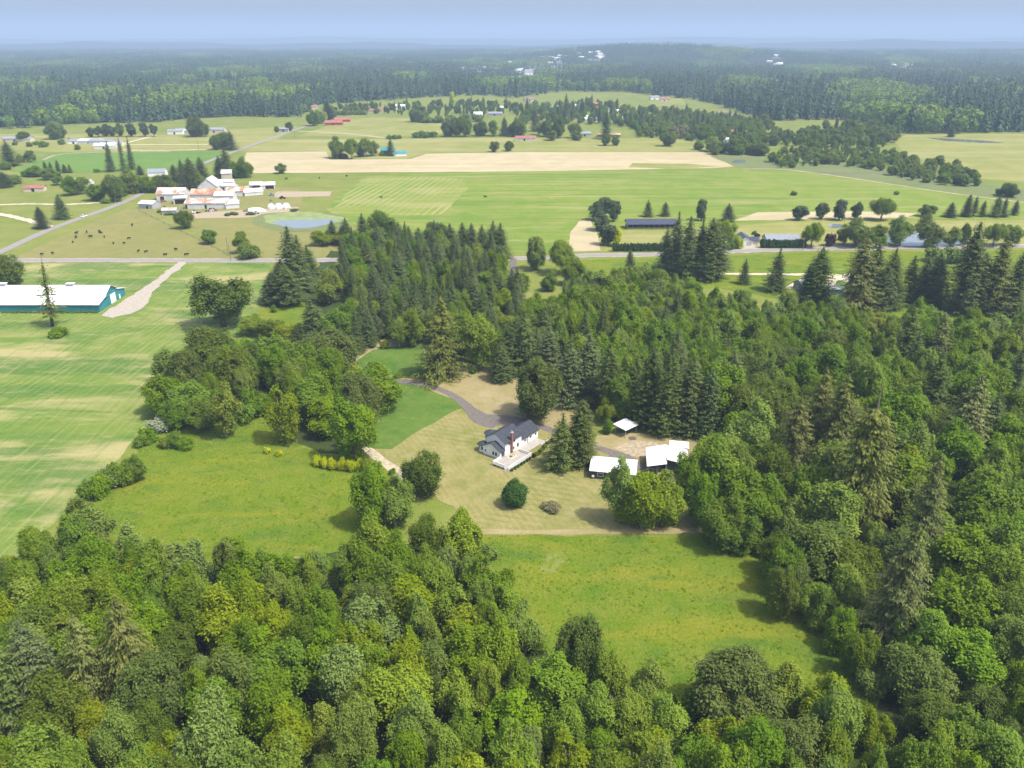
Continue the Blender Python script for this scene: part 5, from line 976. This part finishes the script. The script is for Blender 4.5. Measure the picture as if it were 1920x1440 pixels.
# houses and barns farther off
th = gable_at('farm_house', 'teal-roofed farmhouse behind a dark conifer', 'house', G(714, 291), R_(6), 15, 12, 4.2, 3.6, 'grey', 'tealroof', group=None, wins=[(3, 1.0, 1.4, 1.2, 0, 'front', 'white'), (11, 1.0, 1.4, 1.2, 0, 'front', 'white')])
gable_at('annex', 'low teal-roofed annex right of the teal-roofed farmhouse', 'house', G(737, 293), R_(10), 15, 9, 2.8, 2.2, 'white', 'tealroof')
FARH = [(609,235,26,10,3.6,3,'red','redroof','long red barn nearest the far road'),(627,229,24,9,3.4,2.6,'red','redroof','red-roofed barn behind the long red barn'),(966,264,26,9,3.2,2.4,'wallwhite','redroof','low white shed with red roof beyond the round trees'),(1372,254,12,9,4,3,'red','redroof','small red barn left of the white shed at the stream'),(1392,255,20,10,4,2.4,'wallwhite','metalwhite','long white shed beside the small red barn'),
        (1086,256,16,8,3.6,2.2,'grey','roofgrey','grey barn beneath the tall firs'),(1005,222,18,10,3.4,2,'white','redroof','white house with pinkish roof left of the tall fir'),(1036,206,18,14,4,3.5,'beige','roofgrey','beige house with hipped-looking grey roof on the slope'),(1075,203,14,10,4,2.6,'white','metalwhite','white shed right of the beige house'),(1070,201,10,8,4,2.4,'grey','roofgrey','grey shed behind the white shed'),(1108,199,20,9,4,2.6,'red','redroof','red barn on the far slope'),
        (1088,229,34,12,4,2.4,'wallwhite','metalwhite','long white greenhouse-like shed below the slope'),(1100,224,30,9,3.6,2.2,'grey','metalgal','grey long shed behind the white long shed'),(1140,216,12,10,4,3,'white','roofgrey','white house right of the tall fir'),(1152,213,9,8,4,2.4,'beige','metalwhite','cream shed near the white house'),(1165,226,22,10,3.4,2,'white','metalwhite','low white shed at the end of the long yard'),(1220,187,18,12,5,3,'white','roofgrey','white barn on the far hilltop clearing'),(1238,190,18,11,4.4,3,'wallwhite','redroof','pale barn with red roof on the hilltop clearing'),
        (888,219,14,10,4,3.4,'white','metalwhite','white gabled house at the willow thicket'),(915,217,24,10,3.6,2.4,'grey','roofgrey','blue-grey long house right of the white gabled house'),(934,206,10,8,4,2,'white','metalwhite','small white shed beside the dark tree'),(984,190,22,14,4.4,3,'beige','brownroof','tan house among the far trees'),(690,211,26,10,3.6,2.4,'beige','redroof','house with pink roof behind the yellow hedge'),(723,206,22,9,3.6,2.2,'white','redroof','pale house with red roof right of the pink one'),(570,205,24,10,4,2.6,'beige','redroof','house with salmon roof at the forest edge'),(742,203,20,10,4,2.4,'white','metalwhite','white house at the end of the purple trees'),
        (5,266,34,12,3.6,2.2,'beige','roofgrey','long pale farmhouse at the left edge'),(126,270,16,9,3.6,2,'white','roofgrey','small white house left of the long stables'),(147,270,30,10,3.6,2,'wallwhite','metalwhite','white stable, leftmost of the row'),(166,270.5,30,10,3.6,2,'wallwhite','roofgrey','grey stable in the middle of the row'),(176,280,24,12,4,2.4,'wallwhite','metalwhite','large white-roofed arena barn beside the three firs'),(206,274,14,9,3.6,2,'wallwhite','roofgrey','small grey stable right of the firs'),
        (314,252,20,10,4,2,'white','roofgrey','white house left of the dark trees'),(330,251,14,9,4,2,'grey','metalgal','grey shed right of the white house'),(385,249,26,10,4,2.4,'beige','roofgrey','beige house between the dark trees'),(44,360,16,8,3,1.6,'beige','redroof','small tan shed with reddish roof in the left pasture'),(139,344,10,6,2.6,1.4,'white','metalwhite','small white trailer shed at the pasture trees'),(152,346,9,6,2.6,1.2,'wallwhite','metalgal','grey trailer shed beside the white one'),(522,247,14,9,3.6,1.8,'grey','roofgrey','grey shed beside the far road'),
        (1300,219,22,10,4,2.4,'beige','brownroof','tan house in the trees right of the long yard'),(1345,216,24,10,4,2.4,'beige','brownroof','tan house with brown roof deep in the trees'),(1440,212,14,9,4,2.4,'white','metalwhite','white shed at the edge of the dark forest'),(1120,258,30,9,3.4,1.8,'wood','metalrusty','long brown shed beneath the fir'),(1350,268,14,9,4,2,'white','metalgal','pale shed hidden in the stream trees')]
for (u, v, L, Wd, ev, ri, wl, rf, lb) in FARH: gable_at('shed' if 'shed' in lb or 'stable' in lb else 'barn' if 'barn' in lb else 'house', lb, 'shed' if 'shed' in lb or 'stable' in lb else 'barn' if 'barn' in lb else 'house', G(u, v), R_(random.uniform(-6, 12)), L, Wd, ev, ri, wl, rf, door=[(L*.4, L*.4+2.4, .05, 2.6, 0, 'front', 'dark')])
# town in the haze: pale roofs
for (x, y, z, big, rz_, lb) in TOWN_POS:
    wm, rm = random.choice((('white','metalwhite'),('white','roofgrey'),('beige','brownroof'),('white','metalwhite'),('wallwhite','metalgal')))
    hb = empty('town_building', (x, y, z), rz_); hb.scale = (big, big, 1); tag(hb, lb, 'house', 'far town buildings in the haze')
    walls_gable(-11, 11, -6, 6, 9, 4, z0=-9).build('wall', M[wm], hb); roof_gable(-11, 11, -6, 6, 9, 4, .6, .4).build('roof', M[rm], hb)

# ------------------------------------------------------------------ cattle, car, poles
def cow_mesh():
    b = MB()
    rings = [(-1.05,.95,.12,.16),(-1.0,1.02,.28,.34),(-.6,1.0,.34,.40),(0,.98,.36,.44),(.5,1.02,.33,.42),(.8,1.10,.24,.34),(1.05,1.22,.15,.22),(1.25,1.26,.13,.17),(1.45,1.16,.12,.14),(1.62,1.06,.08,.09)]; n = 10
    V = [(x, w*math.cos(6.283*i/n), z + h*math.sin(6.283*i/n)) for (x, z, w, h) in rings for i in range(n)]
    b.add(V, [(j*n+i, j*n+(i+1) % n, (j+1)*n+(i+1) % n, (j+1)*n+i) for j in range(len(rings)-1) for i in range(n)] + [tuple(range(n-1, -1, -1)), tuple((len(rings)-1)*n+i for i in range(n))])
    for x, kx in ((-.8, -.06), (.6, .05)):
        for y in (-.2, .2): b.tube([(x, y, .95), (x+kx, y, .5), (x-kx*.3, y, .28), (x, y, 0)], [.15, .08, .055, .07], 6)
    for y in (-1, 1): b.tube([(1.3, y*.12, 1.38), (1.27, y*.3, 1.40)], [.06, .02], 5)
    b.tube([(-1.05, 0, 1.1), (-1.18, 0, .8), (-1.16, 0, .45)], [.035, .025, .04], 5); return mesh_np('cow', b.v, b.f, M['black'], smooth=True)
cm = cow_mesh(); cows = [(143,447),(144,439),(137,456),(163,437),(170,446),(187,436),(189,439),(213,458),(233,458),(242,449),(248,424),(260,473),(274,474),(79,479),(99,477),(196,446),(537,337),(599,335),(650,332),(1517,308),(1520,310),(1526,309),(1543,310),(715,372),(910,371),(310,480),(350,480),(330,470)]
cz = {}
for u, v in sorted(cows):
    zn = 'tan pasture beside the road' if 20 < u < 440 and v > 415 else ('marsh meadow by the far stream' if u > 1000 else 'green field'); cz[zn] = cz.get(zn, 0) + 1
    o = bpy.data.objects.new('cow', cm); link(o); o.location = (*G(u, v), .1); o.rotation_euler = (0, 0, random.uniform(0, 6.28)); s = random.uniform(1.0, 1.25); o.scale = (s, s, s)
    tag(o, f'black cow, {nth(cz[zn])} from left on the {zn}', 'cow', 'black cattle on the ' + zn)
root = empty('car', (*G(158, 407), .15), R_(62)); tag(root, 'white car driving on the diagonal country road', 'car')
prof = [(-2.2,.35),(-2.25,.8),(-2.0,1.0),(-1.2,1.08),(1.0,1.02),(1.9,.88),(2.2,.7),(2.2,.35)]; n = len(prof)
MB().add([(x, -.88, z) for x, z in prof] + [(x, .88, z) for x, z in prof], [tuple(range(n)), tuple(range(2*n-1, n-1, -1))] + [(i, i+n, (i+1) % n+n, (i+1) % n) for i in range(n)]).build('body', M['carwhite'], root)
cab = [(-1.75,1.02),(-1.3,1.5),(.15,1.52),(.95,1.02)]; MB().add([(x, -.78, z) for x, z in cab] + [(x, .78, z) for x, z in cab], [(0,1,2,3),(7,6,5,4)] + [(i, i+4, (i+1) % 4+4, (i+1) % 4) for i in range(4)]).build('cabin_glass', M['glass'], root)
MB().box(-1.25, .1, -.74, .74, 1.5, 1.56).build('roof', M['carwhite'], root)
for x in (-1.4, 1.4):
    for y in (-.85, .85): w_ = MB().tube([(x, y-.1, .33), (x, y+.1, .33)], .33, 14).build('wheel', M['rubber'], root); MB().tube([(x, y-.115, .33), (x, y+.115, .33)], .18, 10).build('rim', M['metalgal'], w_)
for y in (-.6, .6): MB().box(2.17, 2.23, y-.18, y+.18, .62, .76).build('headlight', M['metalwhite'], root)
def pole(u, vb, vt, label, arms=1):
    x, y = G(u, vb); H = max(8, top_height(y, vt)); root = empty('utility_pole', (x, y, .05), R_(30)); tag(root, label, 'utility pole'); MB().tube([(0, 0, -.2), (0, 0, H)], [.20, .13], 8).build('pole', M['wood'], root)
    for i in range(arms):
        a = MB().box(-1.3, 1.3, -.07, .07, H-.5-i*.9, H-.36-i*.9).build('crossarm', M['wood'], root)
        for xx in (-1.2, -.5, .5, 1.2): MB().tube([(xx, 0, H-.36-i*.9), (xx, 0, H-.16-i*.9)], .05, 6).build('insulator', M['white'], a)
pole(433, 489, 456, 'wooden utility pole at the road bend by the pasture', 2); pole(217, 380, 331, 'tall wooden utility pole beside the diagonal road', 1); pole(427, 470, 445, 'utility pole behind the road bend pole', 1); pole(553, 258, 232, 'utility pole on the far diagonal road', 1); pole(373, 282, 258, 'utility pole at the road near the dark trees', 1); pole(383, 258, 250, 'small utility pole near the far beige house', 1)
pole(1505, 470, 455, 'short utility pole beside the hedge by the road', 1)
# fence of posts along the cattle pasture
fz = empty('field_fence', (*G(262, 396), .05)); tag(fz, 'grey post and rail fence along the weedy pasture edge', 'fence'); o0 = G(262, 396); pv_ = None
for i in range(16):
    q = G(262 + i*11.3, 396 + i*5.6); a = (q[0]-o0[0], q[1]-o0[1]); MB().box(a[0]-.1, a[0]+.1, a[1]-.1, a[1]+.1, 0, 1.4).build('post', M['wood'], fz)
    if pv_: MB().tube([(*pv_, 1.1), (*a, 1.1)], .06, 4).build('rail', M['wood'], fz); MB().tube([(*pv_, .6), (*a, .6)], .06, 4).build('rail', M['wood'], fz)
    pv_ = a
